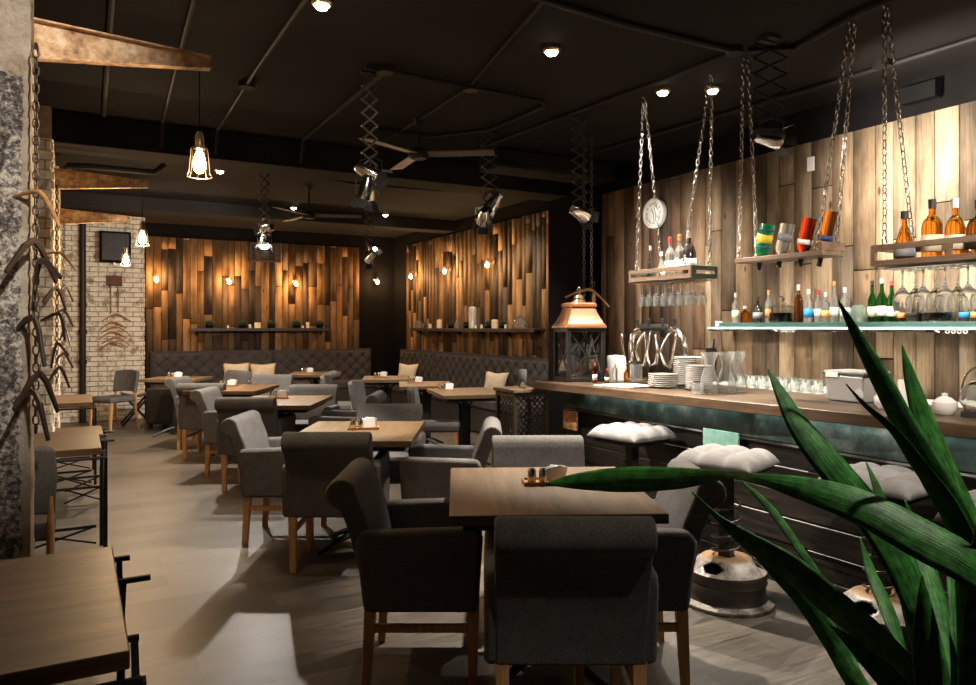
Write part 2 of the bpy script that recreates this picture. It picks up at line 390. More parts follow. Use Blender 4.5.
chairs = [
 (-.26, 3.13, RT, 'charcoal armchair in full side view left of the nearest square table'),
 (.27, 2.63, FW, 'charcoal armchair seen from behind tucked under the nearest table front edge'),
 (.56, 3.14, LF, 'charcoal armchair right of the nearest table behind the long green leaf'),
 (.27, 3.74, CM, 'grey armchair facing the camera at the far side of the nearest table'),
 (-1.37, 5.06, RT, 'brown grey armchair left of the second table, in side view on honey legs'),
 (-.91, 4.50, FW, 'armchair with pale rolled top seen from behind at the second table'),
 (-.29, 4.68, LF, 'grey armchair right of the second table with its back toward the bar'),
 (-.76, 5.42, CM, 'grey armchair facing the camera at the far edge of the second table'),
 (-2.05, 6.58, FW, 'dark armchair with bright rolled top seen from behind at the third table'),
 (-2.44, 7.22, RT, 'light grey armchair left of the third table in side view'),
 (-1.33, 6.72, LF, 'armchair with white lit roll right of the third table'),
 (-1.80, 7.35, CM, 'pale grey armchair facing the camera behind the third table'),
 (-3.04, 8.16, FW, 'dark armchair seen from behind at the brown fourth table'),
 (-3.36, 8.78, RT, 'grey armchair left of the brown fourth table, mostly hidden by the dark one'),
 (-2.70, 8.98, CM, 'light grey armchair facing the camera behind the brown fourth table'),
 (-2.42, 9.9, LF, 'armchair with thin curved top behind the fourth table near the tufted bench'),
 (-3.62, 9.9, LF+R(50), 'pale armchair beside the small table next to the white brick wall'),
]
ch0 = armchair()
for i, (u, D, rz, lab) in enumerate(chairs):
    p = cf(u, D)
    if i == 0: ch0.location = p; ch0.rotation_euler = (0,0,rz); ch0['label'] = lab; ch0['group'] = G1
    else: dup(ch0, p, rz, lab, G1)

# ---------------------------------------------------------------- square tables
def table(w, d, lab, loc, rz, top=TOP, first=[None]):
    t = thing('dining_table', lab, 'table', loc, rz, 'square wooden dining tables')
    bm = B(); box(bm, -w/2, w/2, -d/2, d/2, .712, .75); obj('tabletop', bm, top, t, bevel=.004)
    bm = B(); box(bm, -w/2+.05, w/2-.05, -d/2+.06, d/2-.06, .68, .712); obj('frame', bm, BLK, t)
    bm = B(); box(bm, -.035, .035, -.035, .035, .03, .69)
    for s in (-1, 1):
        tube(bm, [(s*.05,0,.55), (s*.06,0,.62), (s*.11,0,.67), (s*.17,0,.685)], .012, 6)
        tube(bm, [(s*.05,0,.06), (s*.05,0,.62)], .012, 6)
    obj('pedestal', bm, BLK, t)
    for k in range(4):
        a = math.pi/2*k + math.pi/4; c, s = math.cos(a), math.sin(a)
        bm = B(); tube(bm, [(c*.03,s*.03,.1), (c*.15,s*.15,.07), (c*.27,s*.27,.025), (c*.31,s*.31,.014)], [.022,.02,.015,.014], 6); obj('foot', bm, BLK, t)
    return t
TB = [ # u, D, w, d, rz, label, phrase
 (.237, 3.09, .79, .90, FW, 'nearest oak square table, front edge toward the camera', 'on the nearest table', TOP),
 (-.83, 4.81, .76, .92, FW, 'second oak square table, behind and left of the nearest one', 'on the second table', TOP),
 (-1.90, 6.78, .76, .92, FW, 'third oak square table back in the centre row', 'on the third table', TOP),
 (-2.82, 8.2, .76, .92, FW, 'dark brown fourth table back in the centre row', 'on the brown fourth table', TOPL),
 (-4.10, 9.75, .72, .6, FW, 'small pale topped table beside the white brick wall', 'on the table by the brick wall', TOP)]
for u, D, w, d, rz, lab, ph, tp in TB: table(w, d, lab, cf(u, D), rz + (R(2.5) if D < 4 else 0), tp)
TR = [
 (3.55, 6.86, .64, .88, R(-14), 'oak table on black pedestal by the right bench with cream pillow behind', 'on the oak table by the right bench', TOP),
 (3.62, 8.0, .62, .8, R(-22), 'dark brown table behind the oak one along the right bench', 'on the dark table along the right bench', TOPL),
 (3.60, 9.2, .62, .8, R(-22), 'bright topped table further along the right bench near the corner', 'on the bright table near the corner', TOP),
 (3.05, 10.6, .7, .8, R(-20), 'brown table in front of the dark corner of the bench', 'on the brown corner table', TOPL)]
for x, y, w, d, rz, lab, ph, tp in TR: table(w, d, lab, (x, y, 0), rz, tp)

# condiment sets: tray, salt, pepper, napkins
def tray_bm():
    bm = B(); box(bm, -.10, .10, -.055, .055, 0, .006)
    box(bm, -.10, .10, -.055, -.048, .0055, .016); box(bm, -.10, .10, .048, .055, .0055, .016); box(bm, -.10, -.093, -.048, .048, .0055, .016); box(bm, .093, .10, -.048, .048, .0055, .016); return bm
tray0 = shk0 = nap0 = None
spots = [(*cf(.25, 3.17)[:2], FW+R(4), TB[0][6]), (*cf(-.82, 4.86)[:2], FW+R(12), TB[1][6]), (*cf(-1.97, 6.93)[:2], FW+R(10), TB[2][6]), (*cf(-2.95, 8.4)[:2], FW, TB[3][6]), (*cf(-4.15, 9.8)[:2], FW, TB[4][6])] + [
 (3.42, 7.05, R(-14), TR[0][6]), (3.55, 8.15, R(-20), TR[1][6]), (3.55, 9.3, R(-20), TR[2][6]), (2.95, 10.7, R(-20), TR[3][6])]
for i, (x, y, rz, ph) in enumerate(spots):
    M = Matrix.Rotation(rz, 4, 'Z'); P0 = Vector((x, y, .7505))
    if i == 0:
        tray0 = tag(obj('condiment_tray', tray_bm(), COPPER if False else HANG), '', 'tray')
        bm = B(); lathe(bm, [(0,0), (.017,0), (.0185,.01), (.0185,.05), (.014,.062), (0,.064)], 14); shk0 = tag(obj('shaker', bm, STEEL, smooth='auto'), '', 'shaker')
        bm = B()
        for k in range(7):
            a = R(-14 + k*4.0); Mx = Matrix.Translation((0, -.02+k*.007, .0)) @ Matrix.Rotation(a, 4, 'Y') @ Matrix.Rotation(R(-8+k*2), 4, 'X')
            box(bm, -.045, .045, -.003, .003, 0, .082 - .004*(k % 3), Mx)
        nap0 = tag(obj('napkin_stack', bm, PAPER, bevel=.001), '', 'napkins')
    tr = tray0 if i == 0 else dup(tray0); tr.location = P0; tr.rotation_euler = (0,0,rz); tr['label'] = 'small wooden condiment tray ' + ph; tr['group'] = 'condiment trays'
    for k, (dx, kind) in enumerate(((-.065, 'salt'), (-.018, 'pepper'))):
        s = shk0 if (i == 0 and k == 0) else dup(shk0); s.location = P0 + M @ Vector((dx, -.02, .0065)); s['group'] = 'steel shakers in the trays'
        s['label'] = 'steel shaker %s %s' % (('away from napkins', 'beside napkins')[k], ph)
    n = nap0 if i == 0 else dup(nap0); n.location = P0 + M @ Vector((.045, .008, .0065)); n.rotation_euler = (0,0,rz); n.scale = (.85,.85,.8); n['label'] = 'white folded paper napkins in the tray ' + ph; n['group'] = 'napkin stacks'

# ---------------------------------------------------------------- side chairs
def sidechair():
    t = thing('side_chair', 'x', 'chair')
    bm = B(); box(bm, -.21, .21, -.2, .22, .40, .475); obj('seat', bm, FAB, t, bevel=.025, seg=3)
    bm = B()
    def g(s, t_):
        x = (s-.5)*.44*(1-.10*abs(t_-.6)); y = -.235 - .05*t_ + .05*(2*(s-.5))**2; return (x, y, .53+.29*t_ - .02*(2*s-1)**4)
    grid(bm, 12, 8, g); obj('backrest', bm, FAB, t, solid=.05, bevel=.015, smooth=True)
    for sx in (-1, 1):
        bm = B(); beam(bm, (sx*.18, .2, 0), (sx*.18, .185, .41), .028, .028, .04, .04); obj('leg', bm, LEG, t, bevel=.003)
        bm = B(); tube(bm, [(sx*.18,-.27,0), (sx*.185,-.22,.2), (sx*.19,-.195,.4), (sx*.19,-.225,.6)], [.014,.018,.02,.014], 8); obj('leg', bm, LEG, t, smooth='auto')
    return t
sc0 = sidechair(); G2 = 'armless side chairs with rounded backs'
for i, (x, y, rz, lab) in enumerate([
  (*cf(-5.12, 10.1)[:2], CM-R(22), 'grey armless chair with rounded back in front of the white brick wall'),
  (*cf(-.50, 7.35)[:2], RT, 'armless chair with pale leg left of the oak table by the right bench'),
  (*cf(-1.24, 8.25)[:2], RT-R(8), 'dark armless chair left of the dark brown table by the right bench'),
  (*cf(-1.78, 9.25)[:2], RT, 'armless chair with back upright left of the bright table near the corner'),
  (-.26, 4.16, R(0), 'armless chair half hidden behind the peeling pillar between the folding tables')]):
    if i == 0: sc0.location = (x, y, 0); sc0.rotation_euler = (0,0,rz); sc0['label'] = lab; sc0['group'] = G2; o = sc0
    else: o = dup(sc0, (x, y, 0), rz, lab, G2)
    if i == 4: o.scale = (.85,1,1.08)
# dark pouf by the brick corner
t = thing('leather_armchair', 'low dark leather armchair at the brick wall corner beside the small table', 'armchair', cf(-4.5, 10.6), FW)
bm = B(); box(bm, -.24, .24, -.22, .25, .06, .42); obj('seat', bm, LTH, t, bevel=.03, seg=3)
bm = B(); box(bm, -.27, .27, -.30, -.221, .06, .56); obj('backrest', bm, LTH, t, bevel=.03, seg=3)
for sx in (-1, 1):
    for sy in (-.24, .2):
        bm = B(); cbox(bm, (sx*.22, sy, .03), (.04,.04,.06)); obj('leg', bm, BLK, t)

# ---------------------------------------------------------------- tufted benches
def tuft_grid(bm, P0, du, dv, nrm, U, V, dx=.115, dz=.105, amp=.04, res=.0145):
    nx, ny = int(U/res), int(V/res); P0, du, dv, nrm = map(Vector, (P0, du, dv, nrm))
    def g(s, t):
        a, b = s*U, t*V; e = min(1, min(a, U-a)/.04, (V-b)/.04); e = max(0, e)
        f = (abs(math.sin(math.pi*(a/dx+b/dz)/2*1.0))*abs(math.sin(math.pi*(a/dx-b/dz)/2)))**.33
        # button pits at crossing points
        i = round(a/dx); best = 9
        for ii in (i-1, i, i+1):
            for jj in (round(b/dz)-1, round(b/dz), round(b/dz)+1):
                if (ii+jj) % 2 == 0: best = min(best, math.hypot(a-ii*dx, b-jj*dz))
        pit = .03*math.exp(-(best/.017)**2)
        return P0 + du*a + dv*b + nrm*((amp*f - pit)*e + .012*math.sin(math.pi/2*min(1, e)))
    grid(bm, nx, ny, g)
    return bm
def bench(lab, loc, rz, panels, depth=.62):
    """local: runs along +x, back against y=0, sitter faces -y"""
    t = thing('tufted_bench', lab, 'bench', loc, rz, 'tufted banquettes')
    x = 0
    for w in panels:
        bm = B(); box(bm, x+.004, x+w-.004, -.09, -.012, .1, 1.0)
        tuft_grid(bm, (x+.01, -.1, .47), (1,0,0), (0,.02,1), (0,-1,0), w-.02, .53)
        box(bm, x+.004, x+w-.004, -.11, -.012, .985, 1.02); obj('backrest', bm, FABB, t, smooth='auto')
        bm = B(); box(bm, x+.004, x+w-.004, -depth, -.13, .34, .47); obj('seat', bm, FABB, t, bevel=.03, seg=3)
        bm = B(); box(bm, x+.004, x+w-.004, -depth+.03, -.13, 0.02, .345); obj('plinth', bm, LTH, t, bevel=.006)
        x += w
    return t
bench('dark grey tufted bench along the plank back wall', (1.06, YB-.03, 0), 0, [1.95, 1.8])
bench('dark grey tufted bench along the right plank wall below the long shelf', (XR2-.03, YB-.65, 0), R(-90), [1.5, 1.65, 1.95])
def pillow(lab, loc, rx, rz, w=.38, h=.3):
    bm = B(); n = 12
    for sg in (-1, 1):
        def g(s, t):
            a, b = 2*s-1, 2*t-1; k = (max(0, (1-a*a))*max(0, (1-b*b)))**.45
            pin = 1-.1*(abs(a*b)**1.5)*-1 - .07*(1-abs(a*b)); return (a*w/2*pin, sg*.065*k, h/2+b*h/2*pin)
        grid(bm, n, n, g)
    bmesh.ops.remove_doubles(bm, verts=bm.verts, dist=.001)
    o = obj('throw_pillow', bm, CREAM, smooth=True); o.location = loc; o.rotation_euler = (rx, 0, rz)
    return tag(o, lab, 'pillow', 'cream throw pillows on the benches')
pillow('cream pillow leaning on the right bench behind the oak pedestal table', (4.88, 8.62, .475), R(-14), R(-78), .42, .34)
pillow('cream pillow on the far end of the right bench near the dark corner', (4.72, 11.25, .475), R(-14), R(-70), .42, .34)
pillow('left one of two cream pillows on the back wall bench', (2.38, 12.93, .475), R(-14), 0, .42, .34)
pillow('right one of two cream pillows on the back wall bench', (2.82, 12.93, .475), R(-14), 0, .42, .32)

# ---------------------------------------------------------------- folding tables (left)
def folding_table(lab, x0, x1, y0, y1, zt=.75, th=.04):
    t = thing('folding_table', lab, 'table', ((x0+x1)/2, (y0+y1)/2, 0), 0, 'brown folding tables along the pillars')
    w, d = x1-x0, y1-y0
    bm = B(); box(bm, -w/2, w/2, -d/2, d/2, zt-th, zt); obj('tabletop', bm, TOPL, t, bevel=.005)
    za = zt-th-.012; xs = w/2-.01
    for e in (-1, 1):
        bm = B(); ya, yb, yc = e*(d/2+.03), e*(d/2-.2), e*(d/2-.06)
        zc = za-.2
        for y, ex in ((ya, .03 if e > 0 else .0), (yb, .07 if e > 0 else .01)):
            tube(bm, [(-w/2-.04, y, za), (w/2+.02+ex, y, za)], .009, 8)
            for q in (-1, 1): beam(bm, (q*xs+.03, y, za), (q*xs+.03, yc, zc), .016, .018)
        for q in (-1, 1): beam(bm, (q*xs+.03, yc, zc+.02), (q*xs+.03, yc, 0), .022, .022)
        beam(bm, (-xs, yc, .13), (xs, yc, .13), .018, .018)
        beam(bm, (-xs*.1, yc, .13), (xs, yc, .02), .012, .012); beam(bm, (-xs*.1, yc, .02), (xs, yc, .13), .012, .012)
        obj('leg_frame', bm, BLK, t)
    return t
folding_table('large brown folding table at the left front corner of the floor', -.7, .10, 1.70, 2.54)
folding_table('brown folding table between the peeling pillar and the brick pillar', -.62, .13, 4.64, 5.49)
folding_table('small far folding table near the brick wall chair', -.55, .14, 7.5, 8.4)
folding_table('low brown folding stool table beyond the second folding table', -.3, .2, 6.7, 7.3, .56, .025)
# folding X stool with leather seat
t = thing('folding_stool', 'black folding X stool with leather seat by the brick wall', 'stool', (.78, 11.9, 0), 0)
bm = B()
for s in (-1, 1):
    for a in (-1, 1): beam(bm, (-a*.19, s*.17, .01), (a*.19, s*.17, .46), .03, .03)
obj('leg_frame', bm, BLK, t)
bm = B(); grid(bm, 10, 2, lambda s, q: ((s-.5)*.4, (q-.5)*.34, .47-.05*math.sin(math.pi*s))); obj('seat', bm, LTH, t, solid=.015, smooth=True)

# ---------------------------------------------------------------- wall brackets with caged lamps
def bracket(y, lab, k=1):
    bm = B(); x0, x1 = -.149, .545; s = .035
    for (X, zb, zt) in ((x0, 2.53, 2.70), (x1, 2.605, 2.665)): pass
    poly = [(x0,2.53), (x0,2.70), (x1,2.665), (x1,2.605)]
    prism(bm, poly, y-.006, y+.006, 'y')
    prism(bm, [(x0,2.70), (x1,2.665), (x1,2.657), (x0,2.69)], y-.04, y+.006, 'y')
    prism(bm, [(x0,2.53), (x0,2.54), (x1,2.613), (x1,2.605)], y-.04, y+.006, 'y')
    o = obj('wall_bracket', bm, BRM, None, bevel=.002); return tag(o, lab, 'bracket', 'tapered steel brackets on the pillars')
def bracket_mat():
    m, N, L, P = nm('chipped_paint_bracket'); v = coords(N, L, 1); a = noise(N, L, v, 14, 8, .7)
    L.new(ramp(N, L, a, [(.34, (.03,.015,.008)), (.4, (.3,.15,.06)), (.52, (.55,.32,.15)), (.66, (.75,.58,.4))]), P.inputs['Base Color']); P.inputs['Roughness'].default_value = .55
    bump(N, L, P, a, .5, .006); return m
BRM = bracket_mat()
bracket(3.62, 'large chipped steel bracket on the peeling pillar at top left')
bracket(6.93, 'middle steel bracket on the white brick pillar')
bracket(9.25, 'farthest small steel bracket beside the brick wall')
def cage_lamp():
    t = thing('pendant_lamp', 'x', 'lamp')       # origin at bulb centre
    bm = B(); tube(bm, [(0,0,.14), (0,0,.418)], .0025, 6); obj('cord', bm, BLKM, t)
    bm = B(); lathe(bm, [(0,.14), (.012,.138), (.02,.12), (.021,.075), (.026,.07), (.026,.058), (0,.058)], 14); obj('socket', bm, BRASS, t, smooth='auto')
    bm = B()
    lathe(bm, [(0,.058), (.011,.056), (.013,.045), (.024,.02), (.03,-.01), (.026,-.035), (.012,-.052), (0,-.055)], 16); obj('bulb', bm, BULB, t, smooth=True)
    bm = B()
    for k in range(8):
        a = k*math.pi/4; c, s = math.cos(a), math.sin(a)
        tube(bm, [(c*.036,s*.036,.062), (c*.026,s*.026,.055)], .0015, 4)
        tube(bm, [(c*.036,s*.036,.062), (c*.04,s*.04,.02), (c*.046,s*.046,-.05), (c*.055,s*.055,-.068)], .0015, 5)
    for rr, z in ((.036,.062), (.026,.064), (.055,-.068)):
        tube(bm, [(rr*math.cos(q*math.pi/10), rr*math.sin(q*math.pi/10), z) for q in range(20)], .0022, 5, closed=True)
    obj('cage', bm, CHAIND, t, smooth='auto')
    return t
def plight(loc, e, col, r=.03, name='bulb_light'):
    l = bpy.data.lights.new(name, 'POINT'); l.energy = e; l.color = col; l.shadow_soft_size = r
    o = bpy.data.objects.new(name, l); COL.objects.link(o); o.location = loc; return o
cg = cage_lamp()
GL = 'caged filament pendants on brackets'
zb = 2.60-.42
for i, (y, lab) in enumerate(((3.62, 'nearest caged filament pendant hanging from the large bracket'), (6.93, 'second caged filament pendant on the middle bracket'), (9.25, 'farthest caged pendant glowing in front of the brick wall'))):
    o = cg if i == 0 else dup(cg)
    o.location = (.50, y, zb); o['label'] = lab; o['group'] = GL
    plight((.50, y, zb-.09), (19, 42, 60)[i], (1,.68,.38), .03)

# ---------------------------------------------------------------- coat hangers
def hanger_bm(steep=False):
    bm = B(); pts = []; n = 12
    if steep:
        for q in (-1, 1):
            beam(bm, (0,0,0), (q*.07,0,-.045), .017, .03, .017, .03); beam(bm, (q*.066,0,-.042), (q*.19,0,-.19), .017, .032, .013, .022)
        return bm
    for i in range(n+1):
        s = -1 + 2*i/n; pts.append((s*.2, 0, -.115*abs(s)**1.35 + .0))
    tube(bm, pts, [.008+.006*(1-abs(2*q/n-1)) for q in range(n+1)], 8)
    return bm
def hook_bm():
    bm = B(); tube(bm, [(0,0,0), (0,0,.05)] + [(.018-.018*math.cos(a), 0, .05+.018*math.sin(a)*1.4) for a in (R(40), R(90), R(140), R(190), R(230))], .002, 5); return bm
def hangset(mt, steep=False):
    t = thing('coat_hanger', 'x', 'coat hanger'); obj('shoulder_bar', hanger_bm(steep), mt, t, bevel=.003); obj('hook', hook_bm(), CHAIN, t); return t
hd = hangset(HANGD, True); ho = hangset(HANG); used = {hd: 0, ho: 0}
def put_hanger(src, loc, rz, tilt, lab, g, sc=1):
    o = src if not used[src] else dup(src); used[src] = 1
    o.location = loc; o.rotation_euler = (0, tilt, rz); o['label'] = lab; o['group'] = g; o.scale = (sc,)*3
def hchain(lab, x, y, z0, z1, m=CHAIND):
    bm = B(); chain_bm(bm, (x, y, z0), (x, y, z1)); return tag(obj('hanging_chain', bm, m, smooth=True), lab, 'chain')
def place_set(x, y, zs, where, g):
    for k, (z, rz, tilt, orange) in enumerate(zs):
        kind = 'honey wood' if orange else 'dark wood'
        nth = ('topmost', 'second from top', 'third from top', 'fourth from top', 'fifth from top', 'sixth from top', 'lowest')[k]
        put_hanger(ho if orange else hd, (x+.01*(-1)**k, y-.02, z), rz, tilt, '%s coat hanger, %s on the chain %s' % (kind, nth, where), g, .78)
bm = B(); tube(bm, [(-.13,3.6,2.55), (-.135,3.44,2.545), (-.135,3.43,2.52)], .006, 6); tag(obj('wall_hook', bm, BLK), 'small dark hook rod under the large bracket holding the front chain', 'hook')
hchain('dark chain hanging from the large bracket by the peeling pillar', -.135, 3.43, 1.0, 2.52)
place_set(-.13, 3.41, [(1.95, R(-50), R(24), 1), (1.76, R(58), R(4), 0), (1.68, R(112), R(24), 0), (1.46, R(-62), R(22), 0), (1.24, R(62), R(8), 0), (1.17, R(122), R(-18), 0)], 'at the peeling pillar', 'hangers on the front chain')
hchain('dark chain hanging at the white brick pillar', -.12, 6.5, 1.0, 2.53)
place_set(-.11, 6.46, [(1.98, R(-25), R(20), 1), (1.72, R(60), R(10), 0), (1.52, R(-50), R(30), 0), (1.3, R(115), R(20), 0), (1.12, R(60), R(8), 0)], 'at the white brick pillar', 'hangers on the second chain')
hchain('thin dark chain hanging at the farthest pillar', -.10, 8.9, 1.0, 2.53)
place_set(-.095, 8.86, [(1.85, R(60), R(5), 0), (1.6, R(40), R(12), 0), (1.4, R(110), R(-9), 0), (1.15, R(50), R(5), 0)], 'at the farthest pillar', 'hangers on the third chain')
t = thing('hook_plate', 'rusty hook plate with short chains on the white brick wall', 'hook plate', (.52, YBR-.02, 2.12), 0)
bm = B(); cbox(bm, (0, -.005, 0), (.22,.03,.16)); obj('plate', bm, plain('rust_plate', (.12,.035,.015), .7), t, bevel=.01)
for s in (-1, 1):
    bm = B(); chain_bm(bm, (s*.05, -.04, -.05), (s*.05, -.04, -.5), .04); obj('chain', bm, CHAIND, t)
for k, (z, rz, tl) in enumerate(((1.62,0,0), (1.5,R(20),R(-5)), (1.43,R(-15),R(6)), (1.35,R(10),R(-3)), (1.27,R(-20),R(4)), (1.2,0,R(-6)))):
    put_hanger(ho, (.52+.03*(-1)**k, YBR-.075-.02*(k % 3), z), rz, tl, 'brown coat hanger on the brick wall chains, %s' % ('topmost of the bunch', 'second down in the bunch', 'third down in the bunch', 'fourth down in the bunch', 'fifth down in the bunch', 'lowest of the bunch')[k], 'hangers on the brick wall')
    ob = [o for o in COL.objects if o.name.startswith('coat_hanger')]
# black pipe and speaker on the brick wall
bm = B(); tube(bm, [(.10,YBR-.07,0), (.10,YBR-.07,ZC)], .045, 12)
for z in (.9, 1.35, 1.75): tube(bm, [(.10,YBR-.07,z-.03), (.10,YBR-.07,z+.03)], .058, 12)
tag(obj('drain_pipe', bm, BLK, smooth='auto'), 'black vertical pipe with clamps on the white brick wall', 'pipe')
t = thing('wall_speaker', 'black box speaker high on the white brick wall', 'speaker', (.53, YBR-.12, 2.62), 0)
bm = B(); cbox(bm, (0,0,0), (.42,.2,.46)); obj('cabinet', bm, BLKM, t, bevel=.01)
bm = B(); cbox(bm, (0,-.104,0), (.36,.008,.4)); obj('grille', bm, BLK, t)
bm = B(); cbox(bm, (.0,.06,-.25), (.05,.08,.05)); obj('mount', bm, STEEL, t)

# ---------------------------------------------------------------- bar
t = thing('bar_counter', 'long bar with thick wood top and dark plank front', 'bar', (3.4, 0, 0), 0)
bm = B()
f_ = [(3.40,-.8,1.0)]
top = [(3.11,4.85), (3.56,-.6), (4.05,-.6), (4.05,4.85)]
prism(bm, [(x-3.4, y) for x, y in top], .94, 1.0, 'z'); obj('countertop', bm, BARTOP, t, bevel=.006)
def gunk(name, cols, rough, s, sc=(1,1,1)):
    m, N, L, P = nm(name); v = coords(N, L, sc); a = noise(N, L, v, s, 8, .7); L.new(ramp(N, L, a, cols), P.inputs['Base Color']); P.inputs['Roughness'].default_value = rough; P.inputs['Specular IOR Level'].default_value = .25; bump(N, L, P, a, .4, .01); return m
TEALP = gunk('dark_teal_panel', [(.35,(.014,.022,.02)), (.48,(.03,.044,.04)), (.58,(.075,.1,.09)), (.72,(.26,.24,.19))], .3, 3)
DARKP = gunk('charred_plank', [(.35,(.004,.0035,.003)), (.6,(.014,.011,.009)), (.75,(.05,.03,.018))], .4, 2.5, (12,1,12))
bm = B(); box(bm, 0, .5, -.6, 4.84, .785, .938); obj('upper_panel', bm, TEALP, t, bevel=.004)
zs = [.0,.10,.235,.38,.52,.65,.765]
for k in range(6):
    bm = B(); o_ = random.uniform(0, .015); box(bm, -.0+o_, .5, -.6, 4.84, zs[k]+.005, zs[k+1]-.005); obj('front_plank', bm, DARKP, t, bevel=.004)
bm = B(); box(bm, .02, .5, -.6, 4.83, .001, .94); obj('carcass', bm, EDGE, t)
bm = B(); box(bm, -.012, .0, -.6, 4.84, .770, .782); obj('metal_strip', bm, STEEL, t)
bm = B(); beam(bm, (-.012, 1.0, .522), (-.012, 1.6, .522), .003, .003); beam(bm, (-.006, 1.9, .378), (-.006, 3.4, .378), .002, .002); beam(bm, (-.006, 2.6, .652), (-.006, 4.4, .652), .003, .003); beam(bm, (-.006, 1.4, .236), (-.006, 2.6, .236), .002, .002); obj('crack_light_strip', bm, CERA, t)  # cream strips along the plank cracks, painted for light peeking through
tag(obj('back_counter', (lambda b: (box(b, 4.5, 4.96, -.6, 5.2, .88, .94), box(b, 4.56, 4.96, -.6, 5.2, 0, .88), b)[2])(B()), CERA, bevel=.004), 'pale work counter running along the wall behind the bar', 'counter')
bm = B(); box(bm, 3.372, 3.384, 3.05, 3.33, .64, .80); tag(obj('teal_plate', bm, TEAL, bevel=.002), 'teal painted plate on the bar front behind the middle stool', 'plate')
bm = B(); box(bm, 3.37, 3.384, 4.64, 4.82, .62, .765); tag(obj('copper_plaque', bm, gunk('hammered_copper', [(.35,(.2,.08,.03)), (.5,(.6,.3,.12)), (.7,(.9,.55,.3))], .35, 22), bevel=.002), 'hammered copper plaque at the left end of the bar front', 'plaque')
# mesh cabinet at bar end
t = thing('mesh_cabinet', 'metal cabinet with woven mesh sides at the left end of the bar', 'cabinet', (2.98, 4.9, 0), 0)
bm = B(); x0, x1, y0, y1 = -.02, .27, -.02, .24
for x in (x0, x1):
    for y in (y0, y1): cbox(bm, (x, y, .46), (.03,.03,.92))
for z in (.03, .47, .89):
    for y in (y0, y1): beam(bm, (x0,y,z), (x1,y,z), .024)
    for x in (x0, x1): beam(bm, (x,y0,z), (x,y1,z), .024)
obj('frame', bm, plain('worn_steel', (.12,.095,.075), .4, .8, .3), t)
bm = B(); cbox(bm, (.125,.11,.925), (.35,.32,.025)); obj('top_board', bm, RACK, t, bevel=.003)
bm = B()
def lattice(bm, P, U, V, w, h, n):
    P, U, V = Vector(P), Vector(U), Vector(V)
    for sg in (1, -1):
        k = -h
        while k < w:
            a0, a1 = max(0, k), min(w, k+h)
            if a1-a0 > .01:
                b0, b1 = a0-k, a1-k
                if sg < 0: b0, b1 = h-b0, h-b1
                beam(bm, P+U*a0+V*b0, P+U*a1+V*b1, .005, .010)
            k += n
lattice(bm, (x0, y0, .05), (1,0,0), (0,0,1), x1-x0, .84, .05)
lattice(bm, (x0, y0, .05), (0,1,0), (0,0,1), y1-y0, .84, .05)
obj('mesh', bm, plain('dark_mesh', (.07,.055,.045), .4, .8, .3), t)
bm = B(); lathe(bm, [(0,.004), (.028,.004), (.032,.15), (.035,.15), (.031,0), (0,0)], 18)
o = tag(obj('drinking_glass', bm, GLS, smooth=True), 'tall empty drinking glass on the mesh cabinet', 'glass'); o.location = (3.08, 4.96, .9385)

# lantern
t = thing('copper_lantern', 'large black lantern with copper roof on the left end of the bar', 'lantern', (3.45, 4.72, 1.0), R(-14))
a = .14; bm = B()
for sx in (-1, 1):
    for sy in (-1, 1): cbox(bm, (sx*a, sy*a, .20), (.028,.028,.40))
for z in (.015, .395):
    for s in (-1, 1): beam(bm, (-a, s*a, z), (a, s*a, z), .028); beam(bm, (s*a, -a, z), (s*a, a, z), .028)
box(bm, -a, a, -a, a, 0, .012); obj('frame', bm, BLK, t, bevel=.002)
bm = B()
for s in (-1, 1):
    for q in (-1, 1):
        beam(bm, (-q*a*.93, s*a, .03), (q*a*.93, s*a, .385), .007); beam(bm, (s*a, -q*a*.93, .03), (s*a, q*a*.93, .385), .007)
obj('cross_bars', bm, BLK, t)
bm = B()
for s in (-1, 1): box(bm, -a*.9, a*.9, s*a*.97-.0015, s*a*.97+.0015, .03, .385); box(bm, s*a*.97-.0015, s*a*.97+.0015, -a*.9, a*.9, .03, .385)
obj('glass_panes', bm, PANE, t)
def frus(bm, secs):
    vs = []
    for h, z in secs: vs.append([bm.verts.new((sx*h, sy*h, z)) for sx, sy in ((-1,-1),(1,-1),(1,1),(-1,1))])
    for i in range(len(vs)-1):
        for k in range(4): bm.faces.new((vs[i][k], vs[i][(k+1)%4], vs[i+1][(k+1)%4], vs[i+1][k]))
    bm.faces.new(vs[0][::-1]); bm.faces.new(vs[-1])
bm = B(); frus(bm, [(.165,.41), (.165,.425), (.145,.455), (.115,.52), (.098,.57), (.108,.575), (.108,.60), (.09,.61)]); obj('roof', bm, COPPER, t, bevel=.004)
bm = B(); lathe(bm, [(.05,.61), (.045,.63), (.03,.64), (.04,.645), (.035,.665), (.0,.68)], 16); obj('chimney_cap', bm, BRASS, t, smooth='auto')
bm = B(); tube(bm, [(0,.03*math.cos(q*math.pi/8), .705+.03*math.sin(q*math.pi/8)) for q in range(16)], .004, 6, closed=True); obj('ring', bm, STEEL, t)
hch = B(); chain_bm(hch, (3.93, 5.3, 1.25), (3.93, 5.3, ZC)); chain_bm(hch, (3.99, 5.27, 1.25), (3.99, 5.27, ZC)); tag(obj('hanging_chain', hch, CHAIND, smooth=True), 'doubled dark chain hanging behind the copper lantern', 'chain')
put_hanger(ho, (3.95, 5.24, 1.75), R(-25), R(12), 'honey coat hanger on the chain above the copper lantern', 'hangers above the lantern')
put_hanger(ho, (3.98, 5.22, 1.71), R(50), R(-10), 'second coat hanger crossing below it above the copper lantern', 'hangers above the lantern')

